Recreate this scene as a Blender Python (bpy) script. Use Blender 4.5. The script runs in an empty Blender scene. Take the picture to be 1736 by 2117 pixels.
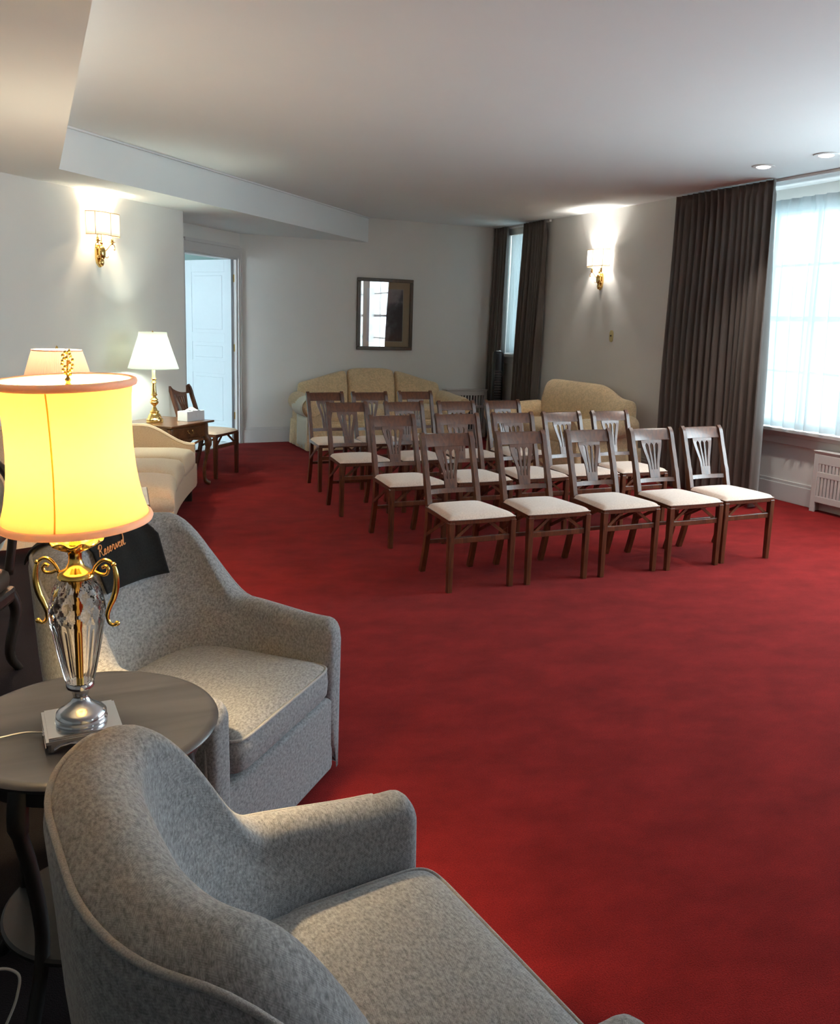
import bpy, bmesh, math, random
from mathutils import Vector, Matrix
from math import sin, cos, pi, sqrt, radians, hypot, atan2, floor
random.seed(3)
SC = bpy.context.scene
COL = SC.collection

# ---------------------------------------------------------------- camera
F_PX, CY_PX = 1761.36, 966.5          # focal length and principal row for the 1736 x 2117 frame
PITCH, ROLL, YAW, EYE = 0.16770, 0.02923, 0.42713, 1.5774
cam_data = bpy.data.cameras.new('camera'); cam = bpy.data.objects.new('camera', cam_data); COL.objects.link(cam)
fw = Vector((sin(YAW)*cos(PITCH), cos(YAW)*cos(PITCH), -sin(PITCH)))
rt = Vector((cos(YAW), -sin(YAW), 0)); up = rt.cross(fw)
r2 = cos(ROLL)*rt + sin(ROLL)*up; u2 = -sin(ROLL)*rt + cos(ROLL)*up
cam.matrix_world = Matrix(((r2.x, u2.x, -fw.x, 0), (r2.y, u2.y, -fw.y, 0), (r2.z, u2.z, -fw.z, EYE), (0, 0, 0, 1)))
cam_data.sensor_fit = 'VERTICAL'; cam_data.sensor_height = 24.0
cam_data.lens = 24.0*F_PX/2117
cam_data.shift_y = (CY_PX-1058.5)/2117
cam_data.clip_start = 0.05; cam_data.clip_end = 100
SC.camera = cam

# ---------------------------------------------------------------- world (overcast daylight), exposure
w = bpy.data.worlds.new('daylight'); SC.world = w; w.use_nodes = True
bg = w.node_tree.nodes['Background']; bg.inputs[0].default_value = (0.73, 0.91, 1.0, 1); bg.inputs[1].default_value = 4.6
SC.view_settings.view_transform = 'Standard'; SC.view_settings.look = 'None'
SC.view_settings.exposure = 2.0; SC.view_settings.gamma = 1.0; SC.view_settings.use_curve_mapping = False
cy = SC.cycles
cy.max_bounces = 8; cy.diffuse_bounces = 5; cy.glossy_bounces = 4; cy.transmission_bounces = 8; cy.transparent_max_bounces = 12
cy.caustics_reflective = False; cy.caustics_refractive = False; cy.sample_clamp_indirect = 6.0; cy.blur_glossy = 0.5
try:
    cy.use_denoising = True; cy.denoiser = 'OPENIMAGEDENOISE'
except Exception: pass

def portal(name, loc, rot, sx, sy):
    d = bpy.data.lights.new(name, 'AREA'); d.shape = 'RECTANGLE'; d.size = sx; d.size_y = sy
    d.cycles.is_portal = True
    o = bpy.data.objects.new(name, d); o.location = loc; o.rotation_euler = rot; COL.objects.link(o)

# ---------------------------------------------------------------- room numbers
S2 = sqrt(.5)
YF, XR, XW = 10.785, 6.044, 6.497     # far wall, right wall, plane of the big window
ZC, ZB = 2.914, 2.60                  # ceiling, underside of bulkhead
LO, DO, BO = 5.315, 5.943, 4.749      # offsets of the 45 degree planes (left wall, door wall, bulkhead face)
BX = 0.229
YB, XL = -3.2, -4.6                   # rear wall, far left wall
SILL = 0.70

portal('window_portal_big', (XW+.32, 4.6, 1.75), (0, radians(90), 0), 2.2, 4.4)
portal('window_portal_small', (XR+.5, 10.1, 2.0), (0, radians(90), 0), 1.7, .9)
portal('window_portal_back', (5.35, YB-.32, 1.9), (radians(90), 0, 0), .9, 1.0)
portal('window_portal_rear', (XW+.32, 1.4, 1.75), (0, radians(90), 0), 2.2, 1.3)

def lamp_light(name, loc, power, color, radius=.03, spot=None, parent=None):
    d = bpy.data.lights.new(name, 'SPOT' if spot else 'POINT'); d.energy = power; d.color = color; d.shadow_soft_size = radius
    if spot: d.spot_size = radians(spot); d.spot_blend = .7
    o = bpy.data.objects.new(name, d); o.location = loc; COL.objects.link(o)
    if parent: o.parent = parent
    return o

# ---------------------------------------------------------------- material helpers
def nmat(name):
    m = bpy.data.materials.new(name); m.use_nodes = True
    nt = m.node_tree; return m, nt, nt.nodes['Principled BSDF']
def N(nt, t, **kw):
    n = nt.nodes.new(t)
    for k, v in kw.items():
        if hasattr(n, k): setattr(n, k, v)
    return n
def plain(name, col, rough=.5, metal=0, spec=.5, coat=0, noise=0.0, nscale=20, bump=0, bscale=200, sheen=0):
    m, nt, b = nmat(name)
    b.inputs['Roughness'].default_value = rough; b.inputs['Metallic'].default_value = metal
    b.inputs['Specular IOR Level'].default_value = spec; b.inputs['Coat Weight'].default_value = coat
    b.inputs['Sheen Weight'].default_value = sheen
    tc = N(nt, 'ShaderNodeTexCoord')
    nz = N(nt, 'ShaderNodeTexNoise'); nz.inputs['Scale'].default_value = nscale; nz.inputs['Detail'].default_value = 4
    nt.links.new(tc.outputs['Object'], nz.inputs['Vector'])
    mr = N(nt, 'ShaderNodeMixRGB'); mr.inputs[1].default_value = (*[c*(1-noise) for c in col], 1); mr.inputs[2].default_value = (*[min(1, c*(1+noise)) for c in col], 1)
    nt.links.new(nz.outputs['Fac'], mr.inputs[0]); nt.links.new(mr.outputs[0], b.inputs['Base Color'])
    if bump:
        n2 = N(nt, 'ShaderNodeTexNoise'); n2.inputs['Scale'].default_value = bscale; n2.inputs['Detail'].default_value = 3
        nt.links.new(tc.outputs['Object'], n2.inputs['Vector'])
        bp = N(nt, 'ShaderNodeBump'); bp.inputs['Strength'].default_value = bump; bp.inputs['Distance'].default_value = .002
        nt.links.new(n2.outputs['Fac'], bp.inputs['Height']); nt.links.new(bp.outputs[0], b.inputs['Normal'])
    return m
def wood(name, c1, c2, rough=.35, coat=.3, scale=6, axis_stretch=(1, 1, .12)):
    m, nt, b = nmat(name)
    tc = N(nt, 'ShaderNodeTexCoord'); mp = N(nt, 'ShaderNodeMapping'); mp.inputs['Scale'].default_value = axis_stretch
    nz = N(nt, 'ShaderNodeTexNoise'); nz.inputs['Scale'].default_value = scale*6; nz.inputs['Detail'].default_value = 6; nz.inputs['Distortion'].default_value = 1.2
    cr = N(nt, 'ShaderNodeValToRGB'); cr.color_ramp.elements[0].position = .3; cr.color_ramp.elements[1].position = .72
    cr.color_ramp.elements[0].color = (*c1, 1); cr.color_ramp.elements[1].color = (*c2, 1)
    nt.links.new(tc.outputs['Object'], mp.inputs[0]); nt.links.new(mp.outputs[0], nz.inputs['Vector'])
    nt.links.new(nz.outputs['Fac'], cr.inputs[0]); nt.links.new(cr.outputs[0], b.inputs['Base Color'])
    b.inputs['Roughness'].default_value = rough; b.inputs['Coat Weight'].default_value = coat; b.inputs['Coat Roughness'].default_value = .2
    return m
def fabric(name, c1, c2, scale=160, weave=0, bump=.5, rough=.9, sheen=.3, blotch=None, spot=None, patch=0.0):
    m, nt, b = nmat(name)
    tc = N(nt, 'ShaderNodeTexCoord')
    nz = N(nt, 'ShaderNodeTexNoise'); nz.inputs['Scale'].default_value = scale; nz.inputs['Detail'].default_value = 5; nz.inputs['Roughness'].default_value = .7
    nt.links.new(tc.outputs['Object'], nz.inputs['Vector'])
    cr = N(nt, 'ShaderNodeValToRGB'); cr.color_ramp.elements[0].position = .36; cr.color_ramp.elements[1].position = .64
    cr.color_ramp.elements[0].color = (*c1, 1); cr.color_ramp.elements[1].color = (*c2, 1)
    nt.links.new(nz.outputs['Fac'], cr.inputs[0]); col = cr.outputs[0]
    if blotch:
        n3 = N(nt, 'ShaderNodeTexNoise'); n3.inputs['Scale'].default_value = blotch; n3.inputs['Detail'].default_value = 4; n3.inputs['Distortion'].default_value = 1.5
        nt.links.new(tc.outputs['Object'], n3.inputs['Vector'])
        c3 = N(nt, 'ShaderNodeValToRGB'); c3.color_ramp.elements[0].position = .46; c3.color_ramp.elements[1].position = .56
        k = 1-patch; c3.color_ramp.elements[0].color = (k, k, k, 1); c3.color_ramp.elements[1].color = (1, 1, 1, 1)
        mx = N(nt, 'ShaderNodeMixRGB', blend_type='MULTIPLY'); mx.inputs[0].default_value = 1
        nt.links.new(n3.outputs['Fac'], c3.inputs[0]); nt.links.new(col, mx.inputs[1]); nt.links.new(c3.outputs[0], mx.inputs[2]); col = mx.outputs[0]
    nt.links.new(col, b.inputs['Base Color'])
    bp = N(nt, 'ShaderNodeBump'); bp.inputs['Strength'].default_value = bump; bp.inputs['Distance'].default_value = .0015
    nt.links.new(nz.outputs['Fac'], bp.inputs['Height']); nt.links.new(bp.outputs[0], b.inputs['Normal'])
    b.inputs['Roughness'].default_value = rough; b.inputs['Sheen Weight'].default_value = sheen; b.inputs['Sheen Roughness'].default_value = .5
    b.inputs['Specular IOR Level'].default_value = .2
    return m
def herringbone(name):
    """grey wool melange with a fine herringbone twill"""
    m, nt, b = nmat(name)
    tc = N(nt, 'ShaderNodeTexCoord')
    nz = N(nt, 'ShaderNodeTexNoise'); nz.inputs['Scale'].default_value = 115; nz.inputs['Detail'].default_value = 7; nz.inputs['Roughness'].default_value = .75
    mp = N(nt, 'ShaderNodeMapping'); mp.inputs['Scale'].default_value = (1.6, .8, 1.0)
    nt.links.new(tc.outputs['Object'], mp.inputs[0]); nt.links.new(mp.outputs[0], nz.inputs['Vector'])
    cr = N(nt, 'ShaderNodeValToRGB'); cr.color_ramp.elements[0].position = .36; cr.color_ramp.elements[1].position = .62
    cr.color_ramp.elements[0].color = (.145, .145, .150, 1); cr.color_ramp.elements[1].color = (.36, .36, .37, 1)
    nt.links.new(nz.outputs['Fac'], cr.inputs[0])
    sx = N(nt, 'ShaderNodeSeparateXYZ'); nt.links.new(tc.outputs['Object'], sx.inputs[0])
    tri = N(nt, 'ShaderNodeMath', operation='PINGPONG'); tri.inputs[1].default_value = .012
    ad = N(nt, 'ShaderNodeMath', operation='ADD'); nt.links.new(sx.outputs['X'], ad.inputs[0]); nt.links.new(sx.outputs['Z'], ad.inputs[1])
    nt.links.new(ad.outputs[0], tri.inputs[0])
    ad2 = N(nt, 'ShaderNodeMath', operation='ADD'); nt.links.new(sx.outputs['Y'], ad2.inputs[0]); nt.links.new(tri.outputs[0], ad2.inputs[1])
    mu = N(nt, 'ShaderNodeMath', operation='MULTIPLY'); mu.inputs[1].default_value = 1500; nt.links.new(ad2.outputs[0], mu.inputs[0])
    sn = N(nt, 'ShaderNodeMath', operation='SINE'); nt.links.new(mu.outputs[0], sn.inputs[0])
    mr = N(nt, 'ShaderNodeMapRange'); mr.inputs[1].default_value = -1; mr.inputs[2].default_value = 1; mr.inputs[3].default_value = .86; mr.inputs[4].default_value = 1.07
    nt.links.new(sn.outputs[0], mr.inputs[0])
    mx = N(nt, 'ShaderNodeVectorMath', operation='SCALE'); nt.links.new(cr.outputs[0], mx.inputs[0]); nt.links.new(mr.outputs[0], mx.inputs['Scale'])
    nt.links.new(mx.outputs[0], b.inputs['Base Color'])
    bp = N(nt, 'ShaderNodeBump'); bp.inputs['Strength'].default_value = .5; bp.inputs['Distance'].default_value = .0012
    nt.links.new(nz.outputs['Fac'], bp.inputs['Height']); nt.links.new(bp.outputs[0], b.inputs['Normal'])
    b.inputs['Roughness'].default_value = .95; b.inputs['Sheen Weight'].default_value = .15; b.inputs['Specular IOR Level'].default_value = .15
    return m
def emit(name, col, strength):
    m = bpy.data.materials.new(name); m.use_nodes = True; nt = m.node_tree
    nt.nodes.remove(nt.nodes['Principled BSDF'])
    e = nt.nodes.new('ShaderNodeEmission'); e.inputs[0].default_value = (*col, 1); e.inputs[1].default_value = strength
    nt.links.new(e.outputs[0], nt.nodes['Material Output'].inputs[0]); return m
def shade_mat(name, col, trans=.5, pleat=0):
    """lamp shade cloth: lets light through diffusely"""
    m = bpy.data.materials.new(name); m.use_nodes = True; nt = m.node_tree
    nt.nodes.remove(nt.nodes['Principled BSDF'])
    d = nt.nodes.new('ShaderNodeBsdfDiffuse'); t = nt.nodes.new('ShaderNodeBsdfTranslucent'); mx = nt.nodes.new('ShaderNodeMixShader')
    d.inputs[0].default_value = (*col, 1); t.inputs[0].default_value = (*col, 1); mx.inputs[0].default_value = trans
    tc = N(nt, 'ShaderNodeTexCoord'); nz = N(nt, 'ShaderNodeTexNoise'); nz.inputs['Scale'].default_value = 220
    nt.links.new(tc.outputs['Object'], nz.inputs['Vector'])
    bp = N(nt, 'ShaderNodeBump'); bp.inputs['Strength'].default_value = .15; bp.inputs['Distance'].default_value = .001
    nt.links.new(nz.outputs['Fac'], bp.inputs['Height']); nt.links.new(bp.outputs[0], d.inputs['Normal'])
    nt.links.new(d.outputs[0], mx.inputs[1]); nt.links.new(t.outputs[0], mx.inputs[2]); nt.links.new(mx.outputs[0], nt.nodes['Material Output'].inputs[0])
    return m
def sheer_mat(name):
    m = bpy.data.materials.new(name); m.use_nodes = True; nt = m.node_tree
    nt.nodes.remove(nt.nodes['Principled BSDF'])
    d = nt.nodes.new('ShaderNodeBsdfDiffuse'); t = nt.nodes.new('ShaderNodeBsdfTranslucent'); tr = nt.nodes.new('ShaderNodeBsdfTransparent')
    d.inputs[0].default_value = (.88, .90, .90, 1); t.inputs[0].default_value = (.16, .20, .21, 1)
    m1 = nt.nodes.new('ShaderNodeMixShader'); m1.inputs[0].default_value = .5; m2 = nt.nodes.new('ShaderNodeMixShader')
    tc = N(nt, 'ShaderNodeTexCoord'); wv = N(nt, 'ShaderNodeTexNoise'); wv.inputs['Scale'].default_value = 60
    nt.links.new(tc.outputs['Object'], wv.inputs['Vector'])
    mr = N(nt, 'ShaderNodeMapRange'); mr.inputs[3].default_value = .945; mr.inputs[4].default_value = .98; nt.links.new(wv.outputs['Fac'], mr.inputs[0])
    nt.links.new(mr.outputs[0], m2.inputs[0])
    nt.links.new(d.outputs[0], m1.inputs[1]); nt.links.new(t.outputs[0], m1.inputs[2])
    nt.links.new(tr.outputs[0], m2.inputs[1]); nt.links.new(m1.outputs[0], m2.inputs[2]); nt.links.new(m2.outputs[0], nt.nodes['Material Output'].inputs[0])
    return m
def glass_mat(name, ior=1.5, rough=0, col=(1, 1, 1), thin=False):
    m = bpy.data.materials.new(name); m.use_nodes = True; nt = m.node_tree; b = nt.nodes['Principled BSDF']
    if thin:
        nt.nodes.remove(b); tr = nt.nodes.new('ShaderNodeBsdfTransparent'); gl = nt.nodes.new('ShaderNodeBsdfGlossy'); gl.inputs['Roughness'].default_value = .01
        lw = nt.nodes.new('ShaderNodeLayerWeight'); lw.inputs[0].default_value = .5; mx = nt.nodes.new('ShaderNodeMixShader')
        p5 = N(nt, 'ShaderNodeMath', operation='POWER'); p5.inputs[1].default_value = 5; nt.links.new(lw.outputs['Facing'], p5.inputs[0])
        F0 = ((ior-1)/(ior+1))**2; ma = N(nt, 'ShaderNodeMath', operation='MULTIPLY_ADD'); ma.inputs[1].default_value = 1-F0; ma.inputs[2].default_value = F0
        nt.links.new(p5.outputs[0], ma.inputs[0]); nt.links.new(ma.outputs[0], mx.inputs[0]); nt.links.new(tr.outputs[0], mx.inputs[1]); nt.links.new(gl.outputs[0], mx.inputs[2]); nt.links.new(mx.outputs[0], nt.nodes['Material Output'].inputs[0])
    else:
        b.inputs['Transmission Weight'].default_value = 1; b.inputs['IOR'].default_value = ior; b.inputs['Roughness'].default_value = rough; b.inputs['Base Color'].default_value = (*col, 1)
    return m

M = {}
M['wall'] = plain('wall_paint', (.76, .74, .70), .75, noise=.03, nscale=3, bump=.15, bscale=120, spec=.25)
M['ceiling'] = plain('ceiling_paint', (.77, .795, .79), .85, noise=.02, nscale=2, bump=.1, bscale=90, spec=.2)
M['trim'] = plain('trim_paint', (.66, .64, .62), .4, noise=.02)
M['doorpaint'] = plain('door_paint', (.62, .69, .73), .4, noise=.02)
M['tile'] = plain('pale_tile', (.75, .8, .8), .4, noise=.03)
M['walnut'] = wood('walnut', (.060, .019, .008), (.17, .055, .020), .30, .40)
M['desk'] = wood('cherry', (.10, .035, .012), (.21, .085, .03), .3, .5, scale=4, axis_stretch=(1, .15, 1))
M['greywood'] = wood('grey_wood', (.015, .015, .0195), (.036, .036, .045), .30, .25, scale=2.2, axis_stretch=(.12, 1, 1))
M['greywood'].node_tree.nodes['Principled BSDF'].inputs['Specular IOR Level'].default_value = .3
M['darkwood'] = wood('dark_wood', (.018, .012, .009), (.045, .028, .018), .4, .3)
M['blackwood'] = wood('black_wood', (.004, .004, .004), (.010, .009, .009), .45, .1)
M['herring'] = herringbone('grey_herringbone')
M['piping'] = fabric('grey_piping', (.24, .236, .232), (.44, .43, .425), 420, bump=.8)
M['suede'] = fabric('cream_suede', (.70, .52, .41), (.84, .66, .54), 90, bump=.25, sheen=.4)
M['damask'] = fabric('gold_damask', (.70, .50, .28), (.82, .62, .38), 60, bump=.3, blotch=22, patch=.13)
M['cream'] = fabric('cream_fabric', (.68, .49, .30), (.78, .60, .40), 110, bump=.2)
M['armcover'] = fabric('pale_cover', (.78, .72, .58), (.86, .81, .69), 110, bump=.2)
M['black'] = fabric('black_cloth', (.004, .004, .004), (.010, .009, .009), 200, bump=.3, sheen=.05)
M['brass'] = plain('brass', (.83, .56, .20), .16, 1, noise=.05)
M['gold'] = plain('gold', (.95, .62, .16), .17, 1, noise=.03)
M['silver'] = plain('silver', (.74, .74, .75), .14, 1, noise=.03)
M['drape'] = None
M['plastic'] = plain('black_plastic', (.010, .010, .012), .25, noise=.1)
M['white'] = plain('white_paper', (.80, .82, .84), .6, noise=.02)
M['radiator'] = plain('radiator_paint', (.60, .56, .53), .4, noise=.03)
M['radiator_dark'] = plain('radiator_inside', (.03, .028, .027), .7, noise=.2)
M['glass'] = glass_mat('pane_glass', 1.45, thin=True)
M['crystal'] = glass_mat('crystal', 1.16, col=(1, .96, .93))
M['sheer'] = sheer_mat('sheer_voile')
M['cord'] = plain('white_cord', (.45, .44, .42), .5)
M['thread'] = plain('orange_thread', (.85, .36, .12), .6)
M['concrete'] = plain('hall_paint', (.42, .58, .56), .7)

def drape_mat():
    m, nt, b = nmat('bronze_taffeta')
    tc = N(nt, 'ShaderNodeTexCoord'); mp = N(nt, 'ShaderNodeMapping'); mp.inputs['Scale'].default_value = (1, 1, .06)
    nz = N(nt, 'ShaderNodeTexNoise'); nz.inputs['Scale'].default_value = 60; nz.inputs['Detail'].default_value = 4
    nt.links.new(tc.outputs['Object'], mp.inputs[0]); nt.links.new(mp.outputs[0], nz.inputs['Vector'])
    cr = N(nt, 'ShaderNodeValToRGB'); cr.color_ramp.elements[0].color = (.065, .052, .045, 1); cr.color_ramp.elements[1].color = (.16, .122, .10, 1)
    nt.links.new(nz.outputs['Fac'], cr.inputs[0]); nt.links.new(cr.outputs[0], b.inputs['Base Color'])
    b.inputs['Roughness'].default_value = .42; b.inputs['Specular IOR Level'].default_value = .5
    b.inputs['Sheen Weight'].default_value = .35; b.inputs['Sheen Roughness'].default_value = .4
    return m
M['drape'] = drape_mat()

def carpet_mat():
    m, nt, b = nmat('red_carpet')
    tc = N(nt, 'ShaderNodeTexCoord')
    fine = N(nt, 'ShaderNodeTexNoise'); fine.inputs['Scale'].default_value = 260; fine.inputs['Detail'].default_value = 3
    big = N(nt, 'ShaderNodeTexNoise'); big.inputs['Scale'].default_value = 3.6; big.inputs['Detail'].default_value = 6; big.inputs['Roughness'].default_value = .62
    mp = N(nt, 'ShaderNodeMapping'); mp.inputs['Rotation'].default_value = (0, 0, .5); mp.inputs['Scale'].default_value = (1, 1.5, 1)
    nt.links.new(tc.outputs['Object'], mp.inputs[0]); nt.links.new(mp.outputs[0], big.inputs['Vector']); nt.links.new(tc.outputs['Object'], fine.inputs['Vector'])
    cr = N(nt, 'ShaderNodeValToRGB'); cr.color_ramp.elements[0].position = .3; cr.color_ramp.elements[1].position = .7
    cr.color_ramp.elements[0].color = (.160, .0075, .0065, 1); cr.color_ramp.elements[1].color = (.255, .0135, .0125, 1)
    nt.links.new(big.outputs['Fac'], cr.inputs[0])
    mr = N(nt, 'ShaderNodeMapRange'); mr.inputs[1].default_value = .3; mr.inputs[2].default_value = .7; mr.inputs[3].default_value = .72; mr.inputs[4].default_value = 1.25
    nt.links.new(fine.outputs['Fac'], mr.inputs[0])
    sc = N(nt, 'ShaderNodeVectorMath', operation='SCALE'); nt.links.new(cr.outputs[0], sc.inputs[0]); nt.links.new(mr.outputs[0], sc.inputs['Scale'])
    # carpet colour turns charcoal left of the armchairs
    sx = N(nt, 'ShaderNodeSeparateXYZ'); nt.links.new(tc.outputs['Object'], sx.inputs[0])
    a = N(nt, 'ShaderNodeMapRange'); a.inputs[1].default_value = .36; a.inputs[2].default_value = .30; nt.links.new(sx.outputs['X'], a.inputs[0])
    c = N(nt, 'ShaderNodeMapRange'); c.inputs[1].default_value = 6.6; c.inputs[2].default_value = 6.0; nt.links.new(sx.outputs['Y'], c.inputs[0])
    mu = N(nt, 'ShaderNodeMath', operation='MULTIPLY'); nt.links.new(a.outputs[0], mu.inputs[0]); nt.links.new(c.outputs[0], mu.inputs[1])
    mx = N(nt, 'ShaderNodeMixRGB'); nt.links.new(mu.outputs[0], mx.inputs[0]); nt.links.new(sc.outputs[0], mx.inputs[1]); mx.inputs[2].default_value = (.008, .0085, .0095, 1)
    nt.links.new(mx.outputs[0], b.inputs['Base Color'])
    bp = N(nt, 'ShaderNodeBump'); bp.inputs['Strength'].default_value = .6; bp.inputs['Distance'].default_value = .003
    nt.links.new(fine.outputs['Fac'], bp.inputs['Height']); nt.links.new(bp.outputs[0], b.inputs['Normal'])
    b.inputs['Roughness'].default_value = 1; b.inputs['Specular IOR Level'].default_value = .04; b.inputs['Sheen Weight'].default_value = .07; b.inputs['Sheen Tint'].default_value = (1, .6, .6, 1)
    return m
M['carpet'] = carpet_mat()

# ---------------------------------------------------------------- mesh helpers
class MB:
    def __init__(s): s.v = []; s.f = []
    def add(s, vs, fs):
        k = len(s.v); s.v += [tuple(v) for v in vs]; s.f += [tuple(i+k for i in f) for f in fs]; return s
    def box(s, x0, x1, y0, y1, z0, z1, mat=None):
        vs = [Vector((x, y, z)) for z in (z0, z1) for x, y in ((x0, y0), (x1, y0), (x1, y1), (x0, y1))]
        if mat is not None: vs = [mat @ v for v in vs]
        return s.add(vs, [(0, 3, 2, 1), (4, 5, 6, 7), (0, 1, 5, 4), (1, 2, 6, 5), (2, 3, 7, 6), (3, 0, 4, 7)])
    def bar(s, a, b, wx, wy, upv=(0, 0, 1)):
        """rectangular bar from a to b; wx measured across, wy along the up hint"""
        a = Vector(a); b = Vector(b); d = (b-a).normalized(); u = Vector(upv)
        if abs(d.dot(u)) > .99: u = Vector((0, 1, 0))
        x = d.cross(u).normalized(); y = x.cross(d).normalized()
        vs = []
        for p in (a, b):
            for i, j in ((-1, -1), (1, -1), (1, 1), (-1, 1)): vs.append(p+x*wx/2*i+y*wy/2*j)
        return s.add(vs, [(0, 1, 2, 3), (7, 6, 5, 4), (0, 4, 5, 1), (1, 5, 6, 2), (2, 6, 7, 3), (3, 7, 4, 0)])
    def rings(s, rings, cap=True, closed=True):
        n = len(rings[0]); k = len(s.v)
        for r in rings: s.v += [tuple(p) for p in r]
        for i in range(len(rings)-1):
            for j in range(n if closed else n-1):
                j2 = (j+1) % n
                s.f.append((k+i*n+j, k+i*n+j2, k+(i+1)*n+j2, k+(i+1)*n+j))
        if cap:
            s.f.append(tuple(k+j for j in reversed(range(n)))); s.f.append(tuple(k+(len(rings)-1)*n+j for j in range(n)))
        return s
    def tube(s, pts, r, n=10, cap=True, flat=1.0):
        pts = [Vector(p) for p in pts]; rr = r if isinstance(r, (list, tuple)) else [r]*len(pts)
        rings = []; prev = None
        for i, p in enumerate(pts):
            t = (pts[min(i+1, len(pts)-1)]-pts[max(i-1, 0)])
            if t.length < 1e-9: t = Vector((0, 0, 1))
            t.normalize()
            if prev is None:
                u = Vector((0, 0, 1)) if abs(t.z) < .9 else Vector((1, 0, 0))
                x = t.cross(u).normalized()
            else:
                x = (prev-t*prev.dot(t)).normalized()
            prev = x; y = t.cross(x)
            rings.append([p+(x*cos(2*pi*j/n)+y*sin(2*pi*j/n)*flat)*rr[i] for j in range(n)])
        return s.rings(rings, cap)
    def lathe(s, prof, c=(0, 0, 0), n=32, cap=True, sq=None):
        rings = []
        for r, z in prof: rings.append([Vector((c[0]+r*cos(2*pi*j/n), c[1]+r*sin(2*pi*j/n), c[2]+z)) for j in range(n)])
        return s.rings(rings, cap)
    def prism(s, poly, h0, h1, fn):
        """poly (u,v) extruded between h0,h1; fn(u,v,h)->point"""
        n = len(poly); s.rings([[fn(u, v, h) for u, v in poly] for h in (h0, h1)]); return s
    def grid(s, nu, nv, fn, closed_u=False):
        k = len(s.v)
        for i in range(nu+1):
            for j in range(nv+1): s.v.append(tuple(fn(i/nu, j/nv)))
        for i in range(nu):
            for j in range(nv): s.f.append((k+i*(nv+1)+j, k+(i+1)*(nv+1)+j, k+(i+1)*(nv+1)+j+1, k+i*(nv+1)+j+1))
        return s
    def superell(s, c, a, e1=.4, e2=.3, nu=36, nv=18, mat=None, crown=None):
        def sg(v, e): return math.copysign(abs(v)**e, v)
        rings = []
        for i in range(nv+1):
            ph = -pi/2+pi*i/nv; cp = sg(cos(ph), e1); sp = sg(sin(ph), e1)
            if i in (0, nv): cp = .0005
            ring = []
            for j in range(nu):
                th = 2*pi*j/nu; p = Vector((a[0]*cp*sg(cos(th), e2), a[1]*cp*sg(sin(th), e2), a[2]*sp))
                if crown and p.z > 0: p.z += crown*(1-(p.x/a[0])**2)*(1-(p.y/a[1])**2)
                p += Vector(c)
                ring.append(mat @ p if mat is not None else p)
            rings.append(ring)
        return s.rings(rings, True)

def make(name, mb, mat, parent=None, smooth=False, bevel=0, bseg=2, subsurf=0, angle=35):
    me = bpy.data.meshes.new(name); me.from_pydata(mb.v, [], mb.f); me.update()
    bm = bmesh.new(); bm.from_mesh(me); bmesh.ops.recalc_face_normals(bm, faces=bm.faces); bm.to_mesh(me); bm.free()
    me.materials.append(mat)
    if smooth:
        me.polygons.foreach_set('use_smooth', [True]*len(me.polygons))
        if smooth == 'auto':
            me.set_sharp_from_angle(angle=radians(angle))
    o = bpy.data.objects.new(name, me); COL.objects.link(o)
    if parent: o.parent = parent
    if bevel:
        b = o.modifiers.new('bevel', 'BEVEL'); b.width = bevel; b.segments = bseg; b.limit_method = 'ANGLE'; b.angle_limit = radians(40)
        b.harden_normals = False
    if subsurf:
        b = o.modifiers.new('sub', 'SUBSURF'); b.levels = subsurf; b.render_levels = subsurf
    return o
def struct(name, mb, mat, **k):
    o = make(name, mb, mat, **k); o['kind'] = 'structure'; return o
def tag(o, label, cat, group=None):
    o['label'] = label; o['category'] = cat
    if group: o['group'] = group
    return o
def thing(name, label, cat, loc=(0, 0, 0), rz=0, group=None):
    o = bpy.data.objects.new(name, None); COL.objects.link(o); o.location = loc; o.rotation_euler = (0, 0, rz); o.empty_display_size = .1
    return tag(o, label, cat, group)
def dup(root, loc, rz, label):
    r = root.copy(); COL.objects.link(r); r.location = loc; r.rotation_euler = (0, 0, rz); r['label'] = label
    for ch in list(root.children):
        c = ch.copy(); COL.objects.link(c); c.parent = r
        for g in list(ch.children):
            d = g.copy(); COL.objects.link(d); d.parent = c
    return r
def clampf(x, a=0., b=1.): return max(a, min(b, x))
def smooth(a, b, x):
    t = clampf((x-a)/(b-a)); return t*t*(3-2*t)
def catmull(pts, k=6):
    P = [Vector(p) for p in pts]; out = []
    for i in range(len(P)-1):
        p0 = P[max(i-1, 0)]; p1 = P[i]; p2 = P[i+1]; p3 = P[min(i+2, len(P)-1)]
        for j in range(k):
            t = j/k; out.append(.5*((2*p1)+(-p0+p2)*t+(2*p0-5*p1+4*p2-p3)*t*t+(-p0+3*p1-3*p2+p3)*t**3))
    out.append(P[-1]); return out

# ================================================================= ROOM SHELL
def dpt(off, s):  # point on a 45 degree plane of offset off, s = x coordinate
    return (s, s+off/S2)
C1 = dpt(LO, 1.41)                       # outer corner of left wall
DX = YF-DO/S2                            # where the door wall meets the far wall (x)
D1 = dpt(DO, DX)
# floor
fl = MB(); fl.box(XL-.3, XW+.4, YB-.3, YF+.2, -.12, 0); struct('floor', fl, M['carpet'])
# ceiling
ce = MB(); ce.box(XL-.3, XW+.5, YB-.3, YF+.2, ZC, ZC+.15); struct('ceiling', ce, M['ceiling'])
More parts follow.
